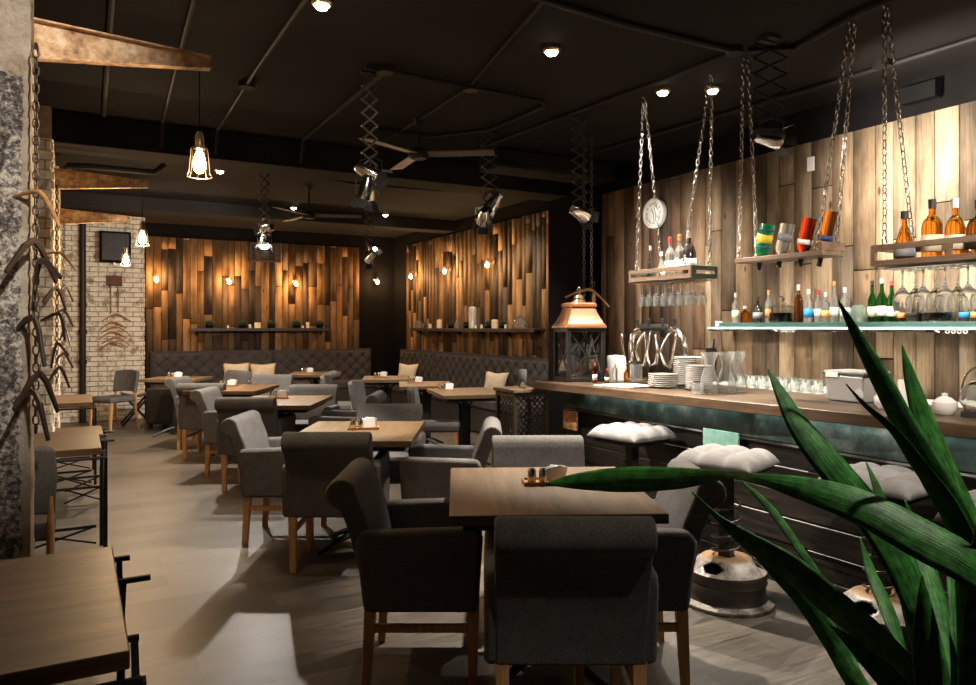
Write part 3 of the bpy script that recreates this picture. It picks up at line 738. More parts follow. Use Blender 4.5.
# things on the bar
def small(name, prof, m, loc, lab, cat, n=20, grp=None):
    bm = B(); lathe(bm, prof, n); o = tag(obj(name, bm, m, smooth='auto'), lab, cat, grp); o.location = loc; return o
def plates(n, r, loc, lab):
    for k in range(n):
        if k == 0:
            bm = B(); lathe(bm, [(0,0), (r*.55,0), (r*.6,.003), (r,.013), (r*.995,.0155), (r*.6,.006), (0,.004)], 28); o0 = obj('plate', bm, CERA, smooth='auto'); o0.location = loc; o = o0
        else: o = o0.copy(); COL.objects.link(o); o.location = Vector(loc)+Vector((random.uniform(-.002,.002), random.uniform(-.002,.002), k*.0135))
        tag(o, '', 'plate', lab)
        o['label'] = 'white china plate, %s' % ('bottom plate of the %s' % lab if k == 0 else 'top plate of the %s' % lab if k == n-1 else 'plate inside the %s' % lab)
plates(7, .10, (3.55, 3.88, 1.001), 'low plate stack left of the tall stacks')
plates(15, .105, (3.86, 3.96, 1.001), 'tallest plate stack at the back')
plates(12, .095, (3.64, 3.62, 1.001), 'tall plate stack beside the carafes')
CAR = [(q*1.4, z*1.3) for q, z in [(0,.003), (.036,.003), (.04,.02), (.037,.07), (.02,.13), (.022,.15), (.038,.2), (.0395,.2), (.024,.15), (.022,.13), (.039,.07), (.042,.02), (.038,0), (0,0)]]
for k, (x, y) in enumerate(((3.50,3.40), (3.63,3.38), (3.75,3.40))):
    small('glass_carafe', CAR, GLS, (x, y, 1.001), 'glass carafe with flared lip, %s of three beside the plates' % ('left', 'middle', 'right')[k], 'carafe', 24, 'glass carafes on the bar')
small('glass_tumbler', [(0,.004), (.032,.004), (.035,.07), (.037,.07), (.035,0), (0,0)], GLS, (3.40, 3.40, 1.001), 'short tumbler in front of the left carafe', 'glass')
# sauces
def bottle(lab, loc, h, r, body, cap, label=None, shape='round', grp=None, name='bottle', flip=None, full=None):
    t = thing(name, lab, 'bottle', loc, 0, grp); bm = B()
    sh = {'round': [(0,0), (r,.0), (r,h*.58), (r*.85,h*.66), (r*.34,h*.76), (r*.3,h*.92), (0,h*.92)],
          'squat': [(0,0), (r,.0), (r*1.05,h*.1), (r*1.02,h*.5), (r*.8,h*.62), (r*.3,h*.7), (r*.3,h*.88), (0,h*.88)],
          'wine': [(0,0), (r,.0), (r,h*.5), (r*.9,h*.58), (r*.4,h*.72), (r*.36,h*.95), (0,h*.95)],
          'flask': [(0,0), (r*.8,0), (r*1.05,h*.08), (r*.9,h*.4), (r*.5,h*.62), (r*.27,h*.74), (r*.27,h*.9), (0,h*.9)]}[shape]
    lathe(bm, sh, 18); obj('body', bm, body, t, smooth='auto')
    ch = h*.1; bm = B(); z = sh[-1][1]; lathe(bm, [(0,z-ch*.6), (r*.36,z-ch*.6), (r*.38,z+ch*.9), (0,z+ch)], 14); obj('cap', bm, cap, t, smooth='auto')
    if label:
        bm = B(); f = {'round': (.15,.42), 'squat': (.15,.38), 'wine': (.14,.38), 'flask': (.12,.3)}[shape]
        rr = [1.02, 1.02] if shape in ('round','wine') else ([1.08, 1.06] if shape == 'squat' else [1.1,.96])
        lathe(bm, [(r*rr[0],h*f[0]), (r*rr[1],h*f[1])], 18); obj('label', bm, LABELS[label], t, smooth=True, solid=.0006)
    return t
LB = LABELS
bottle('small hot sauce bottle with red cap and green label beside the lantern', (3.40, 4.45, 1.001), .15, .017, REDL, LB['red'], 'white', grp='sauce bottles by the lantern')
bottle('little dark sauce bottle second from the lantern', (3.46, 4.38, 1.001), .11, .017, DARKG, LB['red'], 'cream', grp='sauce bottles by the lantern')
bottle('little clear vinegar bottle behind the dark sauce bottle', (3.55, 4.40, 1.001), .16, .02, GLS, LB['silver'], grp='sauce bottles by the lantern')
bottle('short amber sauce bottle next to the clamp jar', (3.60, 4.33, 1.001), .12, .018, AMB, LB['orange'], grp='sauce bottles by the lantern')
t = thing('storage_jar', 'glass jar with black lid behind the paper sheets', 'jar', (3.80, 4.45, 1.001))
bm = B(); lathe(bm, [(0,.004), (.045,.004), (.045,.12), (.04,.13), (.042,.132), (.048,.12), (.048,0), (0,0)], 20); obj('body', bm, GLS, t, smooth='auto')
bm = B(); lathe(bm, [(0,.13), (.042,.13), (.042,.155), (0,.157)], 20); obj('lid', bm, LB['black'], t, smooth='auto')
small('white_canister', [(0,0), (.075,0), (.078,.16), (.07,.19), (0,.2)], CERA, (3.74, 4.62, 1.001), 'round white canister behind the lantern', 'canister', 24)
for k, (x, y, rz, m, lab) in enumerate(((3.38,4.14,R(12),PAPER,'white paper sheet on the bar in front of the sauces'), (3.44,4.06,R(-8),MENU,'brown paper menu overlapping the white sheet on the bar'))):
    bm = B(); box(bm, -.1, .1, -.15, .15, 0, .004+.002*k); o = tag(obj('paper_menu', bm, m), lab, 'menu'); o.location = (x, y, 1.001+.0045*k); o.rotation_euler = (0,0,rz)
# chrome beer tower with curled arms
t = thing('beer_tower', 'chrome arched beer tower with curling silver arms', 'beer tap', (3.98, 4.42, 1.0), R(-90))
bm = B(); ar = [(-.27+.0,0,0)] + [(-.27+.12*(1-math.cos(a)),0,.22+.13*math.sin(a)) for a in (0,R(30),R(60),R(90))] + [(.12+.15*math.sin(a),0,.22+.13*math.cos(a)) for a in (R(0),R(30),R(60),R(90))] + [(.27,0,0)]
tube(bm, ar, .02, 12); obj('arch', bm, STEEL, t, smooth=True)
bm = B(); tube(bm, [(-.15,-.0,.352), (.12,0,.352)], .024, 12); obj('top_sleeve', bm, BLK, t, smooth='auto')
for k, x in enumerate((-.2,-.08,.05,.17)):
    bm = B(); s = (-1)**k
    tube(bm, [(x,-.03,.32), (x,-.07,.3), (x+s*.05,-.09,.2), (x+s*.02,-.08,.12), (x-s*.03,-.08,.1), (x-s*.06,-.085,.17), (x-s*.085,-.08,.29), (x-s*.1,-.08,.33)], [.008,.01,.012,.012,.011,.01,.008,.005], 8); obj('curled_arm', bm, STEEL, t, smooth=True)
    bm = B(); tube(bm, [(x+.03,-.02,.36), (x+.03,-.03,.41)], [.008,.013], 10); obj('tap_handle', bm, LB['black'], t, smooth='auto')
bm = B(); box(bm, -.25, .25, -.12, .06, 0, .012); obj('drip_tray', bm, STEEL, t, bevel=.003); t.scale = (1.15,1,1.18)
t = thing('knife_block', 'dark slanted knife block behind the tallest plate stack', 'knife block', (4.72, 4.6, .941), R(30))
bm = B(); prism(bm, [(-.05,0), (.06,0), (.17,.26), (.08,.3)], -.04, .04, 'y'); obj('block', bm, BLKM, t, bevel=.003)
for k in range(3):
    bm = B(); beam(bm, (.11+.02*k, 0, .27), (.16+.02*k, 0, .37), .014, .02); obj('knife_handle', bm, LB['black'], t)
# ice container, bowls, teapot
t = thing('ice_bin', 'grey plastic ice bin with dark rimmed lid on the bar', 'ice bin', (3.86, 2.64, 1.0), R(-4))
bm = B(); frus(bm, [(.11,0), (.125,.15)]); [setattr(v, 'co', Vector((v.co.x*.85, v.co.y*1.02, v.co.z))) for v in bm.verts]; obj('body', bm, plain('grey_plastic', (.27,.26,.25), .35, .3, .05), t, bevel=.012)
bm = B(); cbox(bm, (0,0,.156), (.225,.275,.012)); obj('rim', bm, LB['black'], t, bevel=.004)
bm = B(); cbox(bm, (0,0,.168), (.215,.265,.012)); obj('lid', bm, plain('lid_plastic', (.33,.32,.31), .3, var=.03), t, bevel=.004)
bm = B(); cbox(bm, (-.112,.07,.15), (.012,.08,.03)); obj('latch', bm, CERA, t, bevel=.003)
bm = B(); lathe(bm, [(0,.0), (.028,.0), (.03,.004), (0,.006)], 20, Matrix.Translation((-.104,-.1,.05)) @ Matrix.Rotation(R(-86), 4, 'Y')); obj('badge', bm, plain('badge_grey', (.28,.26,.25), .4), t)
POT = [(0,0), (.03,0), (.05,.03), (.052,.055), (.035,.085), (.022,.1), (.03,.115), (.028,.118), (0,.118)]
small('sugar_bowl', [(r*1.0, z) for r, z in POT], CERA, (3.64, 2.33, 1.001), 'round white lidless china pot left of the crossing leaves', 'pot', 24)
small('china_cup', [(0,0), (.03,0), (.045,.1), (.048,.14), (.045,.14), (.028,.008), (0,.008)], CERA, (3.82, 2.32, 1.001), 'white china tumbler behind the round pot', 'cup', 24)
small('lidded_pot', [(0,0), (.035,0), (.055,.03), (.052,.06), (.03,.08), (.012,.088), (.014,.1), (0,.105)], CERA, (3.64, 2.03, 1.001), 'white lidded china pot near the glass teapot', 'pot', 24)
t = thing('glass_teapot', 'glass teapot with steel handle on a black base at the right edge', 'teapot', (3.68, 1.90, 1.001))
bm = B(); lathe(bm, [(0,.03), (.05,.03), (.075,.07), (.06,.13), (.045,.15), (.047,.15), (.063,.13), (.078,.07), (.052,.027), (0,.027)], 22); obj('body', bm, GLS, t, smooth='auto')
bm = B(); lathe(bm, [(0,0), (.07,0), (.07,.02), (.055,.027), (0,.027)], 22); obj('base', bm, LB['black'], t, smooth='auto')
bm = B(); tube(bm, [(0,.075*math.cos(a),.1+.13*math.sin(a)) for a in [R(q) for q in range(0, 181, 15)]], .005, 8); obj('handle', bm, STEEL, t, smooth=True)
bm = B(); lathe(bm, [(.05,.15), (.03,.165), (.01,.17), (.012,.185), (0,.19)], 18); obj('lid', bm, STEEL, t, smooth='auto')
# glasses turned down on back counter
g0 = None; k = 0
for i in range(9):
    for j in range(2):
        if g0 is None:
            bm = B(); lathe(bm, [(.036,0), (.03,.1), (0,.1), (0,.094), (.027,.094), (.033,0)], 16); g0 = obj('upturned_tumbler', bm, GLS, smooth='auto'); o = g0
        else: o = g0.copy(); COL.objects.link(o)
        o.location = (4.62+.085*j, 4.15-.1*i, .941)
        tag(o, 'clear tumbler upside down in the %s row of upturned tumblers on the back counter' % ('front', 'rear')[j], 'glass', 'upturned tumblers, %s row' % ('front', 'rear')[j])

# ---------------------------------------------------------------- lit glass shelf
t = thing('glass_shelf', 'thick lit green glass shelf on the bar wall', 'shelf', (4.84, 2.6, 0))
bm = B(); box(bm, -.14, .13, -1.6, 1.98, 1.385, 1.41); obj('lower_pane', bm, GLSG, t, bevel=.002)
bm = B(); box(bm, -.12, .13, -1.6, 1.88, 1.43, 1.455); obj('upper_pane', bm, plain('frosted_glass', (.035,.085,.072), .25, var=.05), t, bevel=.002)
bm = B(); box(bm, -.146, -.14, -1.6, 1.98, 1.405, 1.418); obj('led_strip', bm, LED, t)
bm = B(); box(bm, -.12, .13, -1.6, 1.9, 1.4105, 1.4295); obj('spacer', bm, plain('frosted_core', (.04,.1,.085), .3, var=.1), t)
bm = B()
for yc in (1.22, .0):
    for k in range(4):
        y = yc - k*.035
        tube(bm, [(-.149, y+.011*math.cos(q*math.pi/6), 1.392+.011*math.sin(q*math.pi/6)) for q in range(12)], .0022, 5, closed=True)
    tube(bm, [(-.149, yc+.05, 1.387), (-.149, yc+.075, 1.402)], .005, 6)
obj('ring_symbols', bm, CERA, t)
zb_ = 1.4555
small('white_cup', [(0,0), (.03,0), (.035,.06), (.03,.06), (.027,.006), (0,.006)], CERA, (4.80, 4.55, 1.4105), 'small white cup at the left end of the lit glass shelf', 'cup', 18)
shelf = [ # y, h, r, body, cap, label, shape, label text
 (4.41,.26,.03,GLS,LB['cream'],'cream','round','clear bottle with cork and cream label, first on the lit shelf'),
 (4.31,.15,.038,AMB,LB['cream'],None,'squat','squat amber bottle beside the corked clear one'),
 (4.18,.23,.036,DARKG,LB['black'],'grey','squat','dark bottle with black stopper and grey label on the lit shelf'),
 (4.07,.27,.028,GLS,LB['orange'],'orange','round','slim clear bottle with orange label left of the big dark jar'),
 (3.79,.3,.032,BRN,LB['white'],None,'round','tall brown bottle just right of the big dark jar'),
 (3.70,.26,.036,GLS,LB['silver'],'blue','round','clear bottle with bright blue label on the lit shelf'),
 (3.62,.25,.028,GLS,LB['red'],'white','round','clear bottle with red cap right of the blue label one'),
 (3.555,.24,.033,GLS,LB['silver'],'orange','squat','clear wide bottle with orange square label'),
 (3.485,.3,.03,GLS,LB['orange'],'white','wine','tall clear bottle with orange cap behind the orange label'),
 (3.40,.26,.033,GLS,LB['silver'],'white','round','clear bottle with white label left of the tilted jar'),
 (3.19,.29,.03,GRNG,LB['black'],'cream','wine','slim green wine bottle with dark cap and cream label'),
 (3.12,.3,.034,GRNG,LB['silver'],'white','wine','green sparkling wine bottle with white label'),
 (3.05,.28,.034,GRNG,LB['red'],'white','wine','green bottle with red cap behind the leaf side'),
 (2.98,.18,.028,BRN,LB['red'],'orange','round','small brown bottle with orange label on the lit shelf'),
 (2.90,.22,.045,DARKG,LB['black'],'black','squat','wide black bottle left of the second dark jar'),
 (2.58,.17,.03,DARKG,LB['silver'],'blue','round','small dark bottle with blue label right of the second dark jar'),
 (2.51,.16,.03,DARKG,LB['orange'],'orange','round','small dark bottle with orange label at the right end'),
 (2.44,.2,.032,DARKG,LB['silver'],'silver','round','dark bottle with silver label at the far right end'),
]
for y, h, r, body, cap, lb, shp, lab in shelf:
    bottle(lab, (4.84, y, zb_), h*.95, r, body, cap, lb, shp, 'bottles on the lit glass shelf')
def bigjar(y, lab):
    t = thing('decanter_jar', lab, 'jar', (4.84, y, zb_)); bm = B(); lathe(bm, [(0,.003), (.085,.003), (.09,.02), (.09,.12), (.06,.135), (.03,.14), (.03,.16), (.033,.16), (.033,.14), (.062,.137), (.094,.122), (.094,.018), (.088,0), (0,0)], 26); obj('body', bm, PANE, t, smooth='auto')
    bm = B(); lathe(bm, [(0,.004), (.086,.006), (.088,.075), (0,.075)], 26); obj('liquid', bm, DARKG, t, smooth='auto')
    bm = B(); lathe(bm, [(0,.16), (.02,.16), (.028,.185), (.015,.2), (0,.21)], 14); obj('stopper', bm, PANE, t, smooth='auto')
bigjar(3.95, 'wide glass jar with dark liquid left on the lit shelf'); bigjar(2.74, 'wide glass jar with dark liquid below the hanging wine glasses')
small('tilted_glass_jar', [(0,.003), (.05,.003), (.06,.05), (.05,.1), (.03,.12), (.033,.12), (.053,.1), (.063,.05), (.053,0), (0,0)], glass('pale_green_glass', (.8,1,.9)), (4.84, 3.29, zb_), 'round pale green glass jar beside the leaf tip on the lit shelf', 'jar', 22)

# ---------------------------------------------------------------- hanging racks
def rack_crate(lab, x0, x1, y0, y1, z0, z1, endm, ap):
    t = thing('hanging_rack', lab, 'hanging shelf', ((x0+x1)/2, (y0+y1)/2, z0)); cx, cy = (x0+x1)/2, (y0+y1)/2
    bm = B(); h = z1-z0
    for x in (x0, x1): 
        box(bm, x-cx-.008, x-cx+.008, y0-cy, y1-cy, 0, .03); box(bm, x-cx-.008, x-cx+.008, y0-cy, y1-cy, h-.03, h)
        for y in (y0, (y0+y1)/2, y1): box(bm, x-cx-.007, x-cx+.007, y-cy-.012, y-cy+.012, .001, h-.001)
    obj('side_rails', bm, RACK, t, bevel=.002)
    for y in (y0, y1):
        bm = B(); box(bm, x0-cx, x1-cx, y-cy-.009, y-cy+.009, 0.0, .03); box(bm, x0-cx, x1-cx, y-cy-.009, y-cy+.009, h-.03, h)
        box(bm, x0-cx+.009, x0-cx+.022, y-cy-.009, y-cy+.009, .02, h-.02); box(bm, x1-cx-.022, x1-cx-.009, y-cy-.009, y-cy+.009, .02, h-.02); obj('end_rail', bm, endm, t, bevel=.002)
    bm = B(); box(bm, x0-cx, x1-cx, y0-cy, y1-cy, .001, .016); obj('bottom_board', bm, RACK, t)
    bm = B()
    for k in range(5):
        x = x0-cx+.03+k*((x1-x0-.06)/4); tube(bm, [(x, y0-cy+.01, -.012), (x, y1-cy-.01, -.012)], .004, 6)
    obj('glass_rails', bm, STEEL, t)
    for (ax, ay), (bx, by) in ap:
        for x in (x0, x1):
            bm = B(); chain_bm(bm, (x-cx, by-cy, h+.03), (ax-cx+(.008 if x == x1 else -.008), ay-cy, ZC-z0-.01), .038, .0036, .011)
            obj('chain', bm, CHAIN, t, smooth=True)
            bm = B(); tube(bm, [(x-cx+.018*math.cos(q*math.pi/6), by-cy, h+.012+.024*math.sin(q*math.pi/6)) for q in range(12)], .005, 6, closed=True); obj('shackle', bm, STEEL, t, smooth=True)
    return t
rack_crate('wooden crate rack with green end hanging over the left of the bar', 3.59, 3.83, 3.66, 4.27, 1.75, 1.835, RACKG, [((3.66,4.2),(3.6,4.2)), ((3.72,3.6),(3.6,3.72))])
rack_crate('pale wooden crate rack hanging at the right edge of the photo', 3.59, 3.83, 1.6, 2.36, 1.73, 1.84, RACK, [((3.66,2.34),(3.6,2.3)), ((3.66,1.66),(3.6,1.66))])
# wine glasses
WG = [(.036,0), (.036,.003), (.006,.006), (.004,.02), (.004,.075), (.012,.085), (.034,.115), (.04,.145), (.034,.19), (.033,.19), (.038,.145), (.032,.117), (.0,.087)]
def wg_bm(k=1): 
    bm = B(); lathe(bm, [(r*k, -z*k) for r, z in WG], 18); return bm
w0 = obj('wine_glass', wg_bm(.85), GLS, smooth='auto'); ii = 0
ordn = ['first', 'second', 'third', 'fourth', 'fifth', 'sixth', 'seventh', 'eighth']
for k in range(7):
    for j, x in enumerate((3.65, 3.77)):
        o = w0 if ii == 0 else w0.copy()
        if ii: COL.objects.link(o)
        ii += 1; o.location = (x, 4.2-.078*k, 1.731)
        tag(o, 'wine glass hanging under the green ended rack, %s from the left in the %s row' % (ordn[k], ('front', 'rear')[j]), 'wine glass', 'wine glasses under the left rack')
w1 = obj('wine_glass', wg_bm(1.15), GLS, smooth='auto'); ii = 0
for k in range(6):
    for j, x in enumerate((3.66, 3.77)):
        o = w1 if ii == 0 else w1.copy()
        if ii: COL.objects.link(o)
        ii += 1; o.location = (x, 2.25-.105*k, 1.711)
        tag(o, 'large wine glass hanging under the right rack, %s from the left in the %s row' % (ordn[k], ('front', 'rear')[j]), 'wine glass', 'wine glasses under the right rack')
zr = 1.7665; G5 = 'bottles in the left hanging rack'
for y, h, r, body, cap, lb, shp, lab in [
 (4.19,.24,.022,DARKG,LB['silver'],None,'wine','slim dark bottle at the left end of the green ended rack'),
 (4.07,.2,.03,GLS,LB['silver'],'white','flask','short clear flask second in the green ended rack'),
 (3.98,.29,.035,GLS,LB['red'],'cream','round','clear bottle with red cap and green neck in the left rack'),
 (3.885,.3,.035,GLS,LB['orange'],'silver','round','clear bottle with orange cap in the left rack'),
 (3.79,.33,.045,DARKG,LB['cream'],'white','squat','round black bottle with white label in the left rack'),]:
    bottle(lab, (3.71, y, zr), h, r, body, cap, lb, shp, G5)
zr = 1.7465; G6 = 'bottles in the right hanging rack'
for y, h, r, body, cap, lb, shp, lab in [
 (2.27,.24,.042,AMB,LB['black'],'grey','flask','amber flask bottle first from the left in the right rack'),
 (2.13,.27,.042,AMB,LB['black'],'cream','round','amber bottle with cream label and black cap in the right rack'),
 (2.02,.27,.038,AMB,LB['silver'],'cream','squat','golden bottle with silver cap in the right rack'),
 (1.91,.25,.048,BRN,LB['black'],'black','squat','brown bottle with black label in the right rack'),
 (1.79,.28,.046,AMB,LB['black'],'red','squat','amber bottle with red round label at the right edge'),
 (1.69,.24,.04,BRN,LB['black'],'white','flask','brown flask at the very edge of the right rack')]:
    bottle(lab, (3.71, y, zr), h*1.12, r*1.12, body, cap, lb, shp, G6)
# plank with upside-down bottles
t = thing('hanging_plank_shelf', 'rough plank shelf on chains holding four upside-down bottles', 'hanging shelf', (3.70, 2.98, 1.835))
bm = B(); box(bm, -.10, .10, -.31, .31, -.018, .012); obj('plank', bm, RACK, t, bevel=.006)
bm = B(); box(bm, -.10, .10, -.312, -.285, .01, .06); obj('end_block', bm, RACK, t, bevel=.004)
for ya, yt in ((.29,.31), (-.27,-.43)):
    for x in (-.08, .08):
        bm = B(); chain_bm(bm, (x, ya, .04), (x*.25, yt+.0, ZC-1.835-.01), .038); obj('chain', bm, CHAIN, t, smooth=True)
        bm = B(); tube(bm, [(x+.02*math.cos(q*math.pi/6), ya, .026+.024*math.sin(q*math.pi/6)) for q in range(12)], .005, 6, closed=True); obj('shackle', bm, STEEL, t, smooth=True)
for y, h, r, body, lb, lab in [(3.17,.28,.045,GRNP,'yellow','green bottle with yellow label, upside down on the plank shelf'), (3.02,.26,.042,GLS,'grey','clear bottle with grey label, upside down on the plank shelf'), (2.87,.28,.042,REDL,'white','red bottle with white label, upside down on the plank shelf'), (2.74,.31,.04,AMB,'navy','tall orange bottle with dark label, upside down on the plank shelf')]:
    b = bottle(lab, (3.70, y, 1.850), h, r, body, LB['black'], None, 'round', 'upside-down bottles on the plank shelf'); b.rotation_euler = (R(180)+R(15), 0, 0)
    b.location = (3.70, y-math.sin(R(15))*h*.72, 1.853+h*.72*math.cos(R(15)))
    bm = B(); lathe(bm, [(r*1.02,h*.22), (r*1.02,h*.4)] if lb in ('yellow','grey') else [(r*1.02,h*.44), (r*1.02,h*.54)], 18); obj('label', bm, LABELS[lb], b, smooth=True, solid=.0006)
    if lb == 'yellow':
        for za_, zb2 in ((.1,.15), (.47,.52)):
            bm = B(); lathe(bm, [(r*1.02,h*za_), (r*1.02,h*zb2)], 18); obj('band', bm, LB['navy'], b, smooth=True, solid=.0006)
# clock
t = thing('wall_clock', 'round pale wall clock with roman numerals on the bar wall', 'clock', (XR-.03, 5.52, 2.53), R(-90))
bm = B(); lathe(bm, [(0,0), (.145,0), (.15,.015), (.145,.05), (.125,.055), (.12,.035), (0,.035)], 36, Matrix.Rotation(R(90), 4, 'X')); obj('case', bm, plain('grey_case', (.75,.73,.7), .5, var=.05), t, smooth='auto')
bm = B(); lathe(bm, [(0,.037), (.118,.037)], 36, Matrix.Rotation(R(90), 4, 'X')); obj('dial', bm, PAPER, t)
for k, s in enumerate(['XII','I','II','III','IV','V','VI','VII','VIII','IX','X','XI']):
    cu = bpy.data.curves.new('n', 'FONT'); cu.body = s; cu.size = .042; cu.align_x = 'CENTER'; cu.align_y = 'CENTER'; cu.resolution_u = 2
    to = bpy.data.objects.new('n', cu); COL.objects.link(to); bpy.context.view_layer.update(); dg = bpy.context.evaluated_depsgraph_get()
    me = bpy.data.meshes.new_from_object(to.evaluated_get(dg)); bm = B(); n0 = 0; bm.from_mesh(me); bm.verts.ensure_lookup_table(); a = -2*math.pi*k/12
    Mx = Matrix.Translation((math.sin(-a)*.095, -.040, math.cos(a)*.095)) @ Matrix.Rotation(a, 4, Vector((0,-1,0))) @ Matrix.Rotation(R(90), 4, 'X')
    for v in bm.verts[n0:]: v.co = Mx @ v.co
    obj('numeral', bm, LB['black'], t, smooth='raw'); COL.objects.unlink(to); bpy.data.objects.remove(to); bpy.data.curves.remove(cu); bpy.data.meshes.remove(me)
bm = B(); beam(bm, (0,-.042,0), (-.03,-.042,.04), .006, .004); beam(bm, (0,-.043,0), (.012,-.043,-.075), .004, .004); obj('hands', bm, LB['black'], t)
bm = B(); cbox(bm, (XR-.03, 3.78, 2.68), (.02,.06,.11)); tag(obj('switch_box', bm, CERA, bevel=.004), 'small white box high on the bar wall between the chains', 'switch')
bm = B(); cbox(bm, (XR-.05, 2.92, 2.99), (.08,.24,.11)); tag(obj('wall_vent', bm, BLKM, bevel=.004), 'dark vent above the planks over the right rack', 'vent')
bm = B(); cbox(bm, (XR2-.035, 7.36, 1.63), (.02,.09,.09)); tag(obj('light_switch', bm, plain('switch_grey', (.3,.27,.23), .5), bevel=.003), 'small grey switch on the planks beside the lantern roof', 'switch')

# ---------------------------------------------------------------- bar stools
def stool():
    t = thing('bar_stool', 'x', 'stool')
    prof = [(.235,0), (.235,.018), (.20,.03), (.192,.045), (.192,.10), (.20,.115), (.196,.13), (.203,.15), (.198,.165)] + [(.185-.065*q/8, .17+.055*q/8) for q in range(9)] + [(.09,.232), (.04,.228), (0,.228)]
    def hole(i_, k):
        for c_ in (13, 39, 66):
            if ((i_-12.5)/3.2)**2 + ((k-c_)/4.2)**2 < 1: return True
        return False
    bm = B(); lathe(bm, prof, 80, skip=hole); obj('wheel_rim_base', bm, RIM, t, smooth='auto', solid=.006)
    bm = B(); cbox(bm, (0,0,.45), (.062,.062,.45)); obj('post', bm, BLK, t, bevel=.004)
    bm = B(); pts = [(.072*math.cos(a), .072*math.sin(a), .235+.022*a/2) for a in [q*math.pi/8 for q in range(0, 16*4+9)]]; tube(bm, pts, .006, 6); obj('coil_spring', bm, STEEL if False else CHAIND, t, smooth=True)
    bm = B(); box(bm, -.17, .17, -.17, .17, .665, .69); obj('seat_board', bm, BLK, t, bevel=.003)
    bm = B(); W = .212
    def g(s, q):
        a, b = 2*s-1, 2*q-1; f = (abs(math.cos(math.pi*a*1.5))*abs(math.cos(math.pi*b*1.5)))**.3
        e = (max(0,1-abs(a)**6)*max(0,1-abs(b)**6))**.6; return (a*W*(1-.02*b*b), b*W*(1-.02*a*a), .70+(.044+.034*f)*e)
    grid(bm, 40, 40, g); grid(bm, 40, 40, lambda s, q: ((2*s-1)*W*(1-.02*(2*q-1)**2), (2*q-1)*W*(1-.02*(2*s-1)**2), .70-.012*(1-abs(2*s-1)**6)*(1-abs(2*q-1)**6)))
    bmesh.ops.remove_doubles(bm, verts=bm.verts, dist=.0005); obj('cushion', bm, FABL, t, smooth=True)
    return t
def rim_mat():
    m, N, L, P = nm('worn_wheel_rim'); v = coords(N, L, 1); a = noise(N, L, v, 9, 8, .7)
    sp = N.new('ShaderNodeSeparateXYZ'); L.new(v, sp.inputs[0])
    band = math_n(N, L, 'LESS_THAN', math_n(N, L, 'ABSOLUTE', math_n(N, L, 'SUBTRACT', sp.outputs[2], .1)), .068)
    hi = ramp(N, L, a, [(.4,(.035,.025,.018)), (.5,(.16,.135,.115)), (.66,(.36,.32,.28))]); lo = ramp(N, L, a, [(.4,(.01,.008,.006)), (.7,(.04,.028,.02))])
    c = mixc(N, L, band, hi, lo); top = math_n(N, L, 'GREATER_THAN', math_n(N, L, 'ADD', sp.outputs[2], math_n(N, L, 'MULTIPLY', a, .02)), .238)
    L.new(mixc(N, L, top, c, (.2,.12,.06)), P.inputs['Base Color']); P.inputs['Roughness'].default_value = .4; bump(N, L, P, a, .4, .01); return m
RIM = rim_mat()
st0 = stool(); G3 = 'wheel rim bar stools in front of the bar'
for i, (x, y, rz, lab) in enumerate(((2.95,2.75,R(20),'bar stool with wheel rim base and grey tufted seat, standing clear beside the plant'), (3.14,3.72,R(8),'bar stool near the left end of the bar with pale lit cushion'), (3.13,2.02,R(8),'bar stool mostly hidden behind the green leaves'), (2.98,1.42,R(15),'bar stool at the right edge of the photo'))):
    if i == 0: st0.location = (x,y,0); st0.rotation_euler = (0,0,rz); st0['label'] = lab; st0['group'] = G3; o = st0
    else: o = dup(st0, (x,y,0), rz, lab, G3)
    o.scale = (1,1,1.02)

# ---------------------------------------------------------------- wall shelves
def wall_shelf(lab, loc, rz, L_, d=.18):
    t = thing('wall_shelf', lab, 'shelf', loc, rz); bm = B(); box(bm, -L_/2, L_/2, -d, 0, 0, .03); box(bm, -L_/2, L_/2, -d, -d+.03, -.02, .001); obj('board', bm, EDGE, t, bevel=.003)
    n = max(3, int(L_/.6))
    for k in range(n):
        x = -L_/2+.12+k*(L_-.24)/(n-1); bm = B(); prism(bm, [(-.01,0), (-d+.04,0), (-.01,-.09)], x-.015, x+.015, 'x'); obj('support', bm, BLK, t)
    return t
wall_shelf('long dark shelf of plants and candles on the back plank wall', (2.82, YB-.024, 1.37), 0, 2.35)
wall_shelf('long dark shelf of jars and candles on the right plank wall', (XR2-.024, 9.95, 1.37), R(-90), 4.0)
def bush(lab, loc, r=.1, grp='small green plants on the wall shelves'):
    t = thing('potted_succulent', lab, 'plant', loc, 0, grp)
    bm = B(); lathe(bm, [(0,0), (r*.5,0), (r*.65,.05), (0,.05)], 12); obj('pot', bm, BLKM, t, smooth='auto')
    bm = B(); rnd = random.Random(3)
    for k in range(60):
        a, e = rnd.uniform(0, 6.28), rnd.uniform(.1, 1.5); d = Vector((math.cos(a)*math.cos(e), math.sin(a)*math.cos(e), math.sin(e)*1.0)); c = Vector((0,0,.04)); s = d.cross(Vector((.1,.2,1))).normalized()*.014
        p = [c+d*r*.3, c+d*r*.7+s, c+d*r*rnd.uniform(.9,1.1), c+d*r*.7-s]; bm.faces.new([bm.verts.new(q) for q in p])
    obj('foliage', bm, LEAFP, t, solid=.003); return t
ys = YB-.12; zs_ = 1.4005
b0 = bush('bushy dark succulent, first from the left on the back shelf', (1.96, ys, zs_), .105)
for x, lab in ((2.50,'second bushy succulent on the back shelf beside the glowing candles'), (2.98,'third bushy succulent in the middle of the back shelf'), (3.42,'fourth bushy succulent on the back shelf'), (3.84,'last bushy succulent at the right of the back shelf')): dup(b0, (x, ys, zs_), 0, lab)
xs_ = XR2-.13
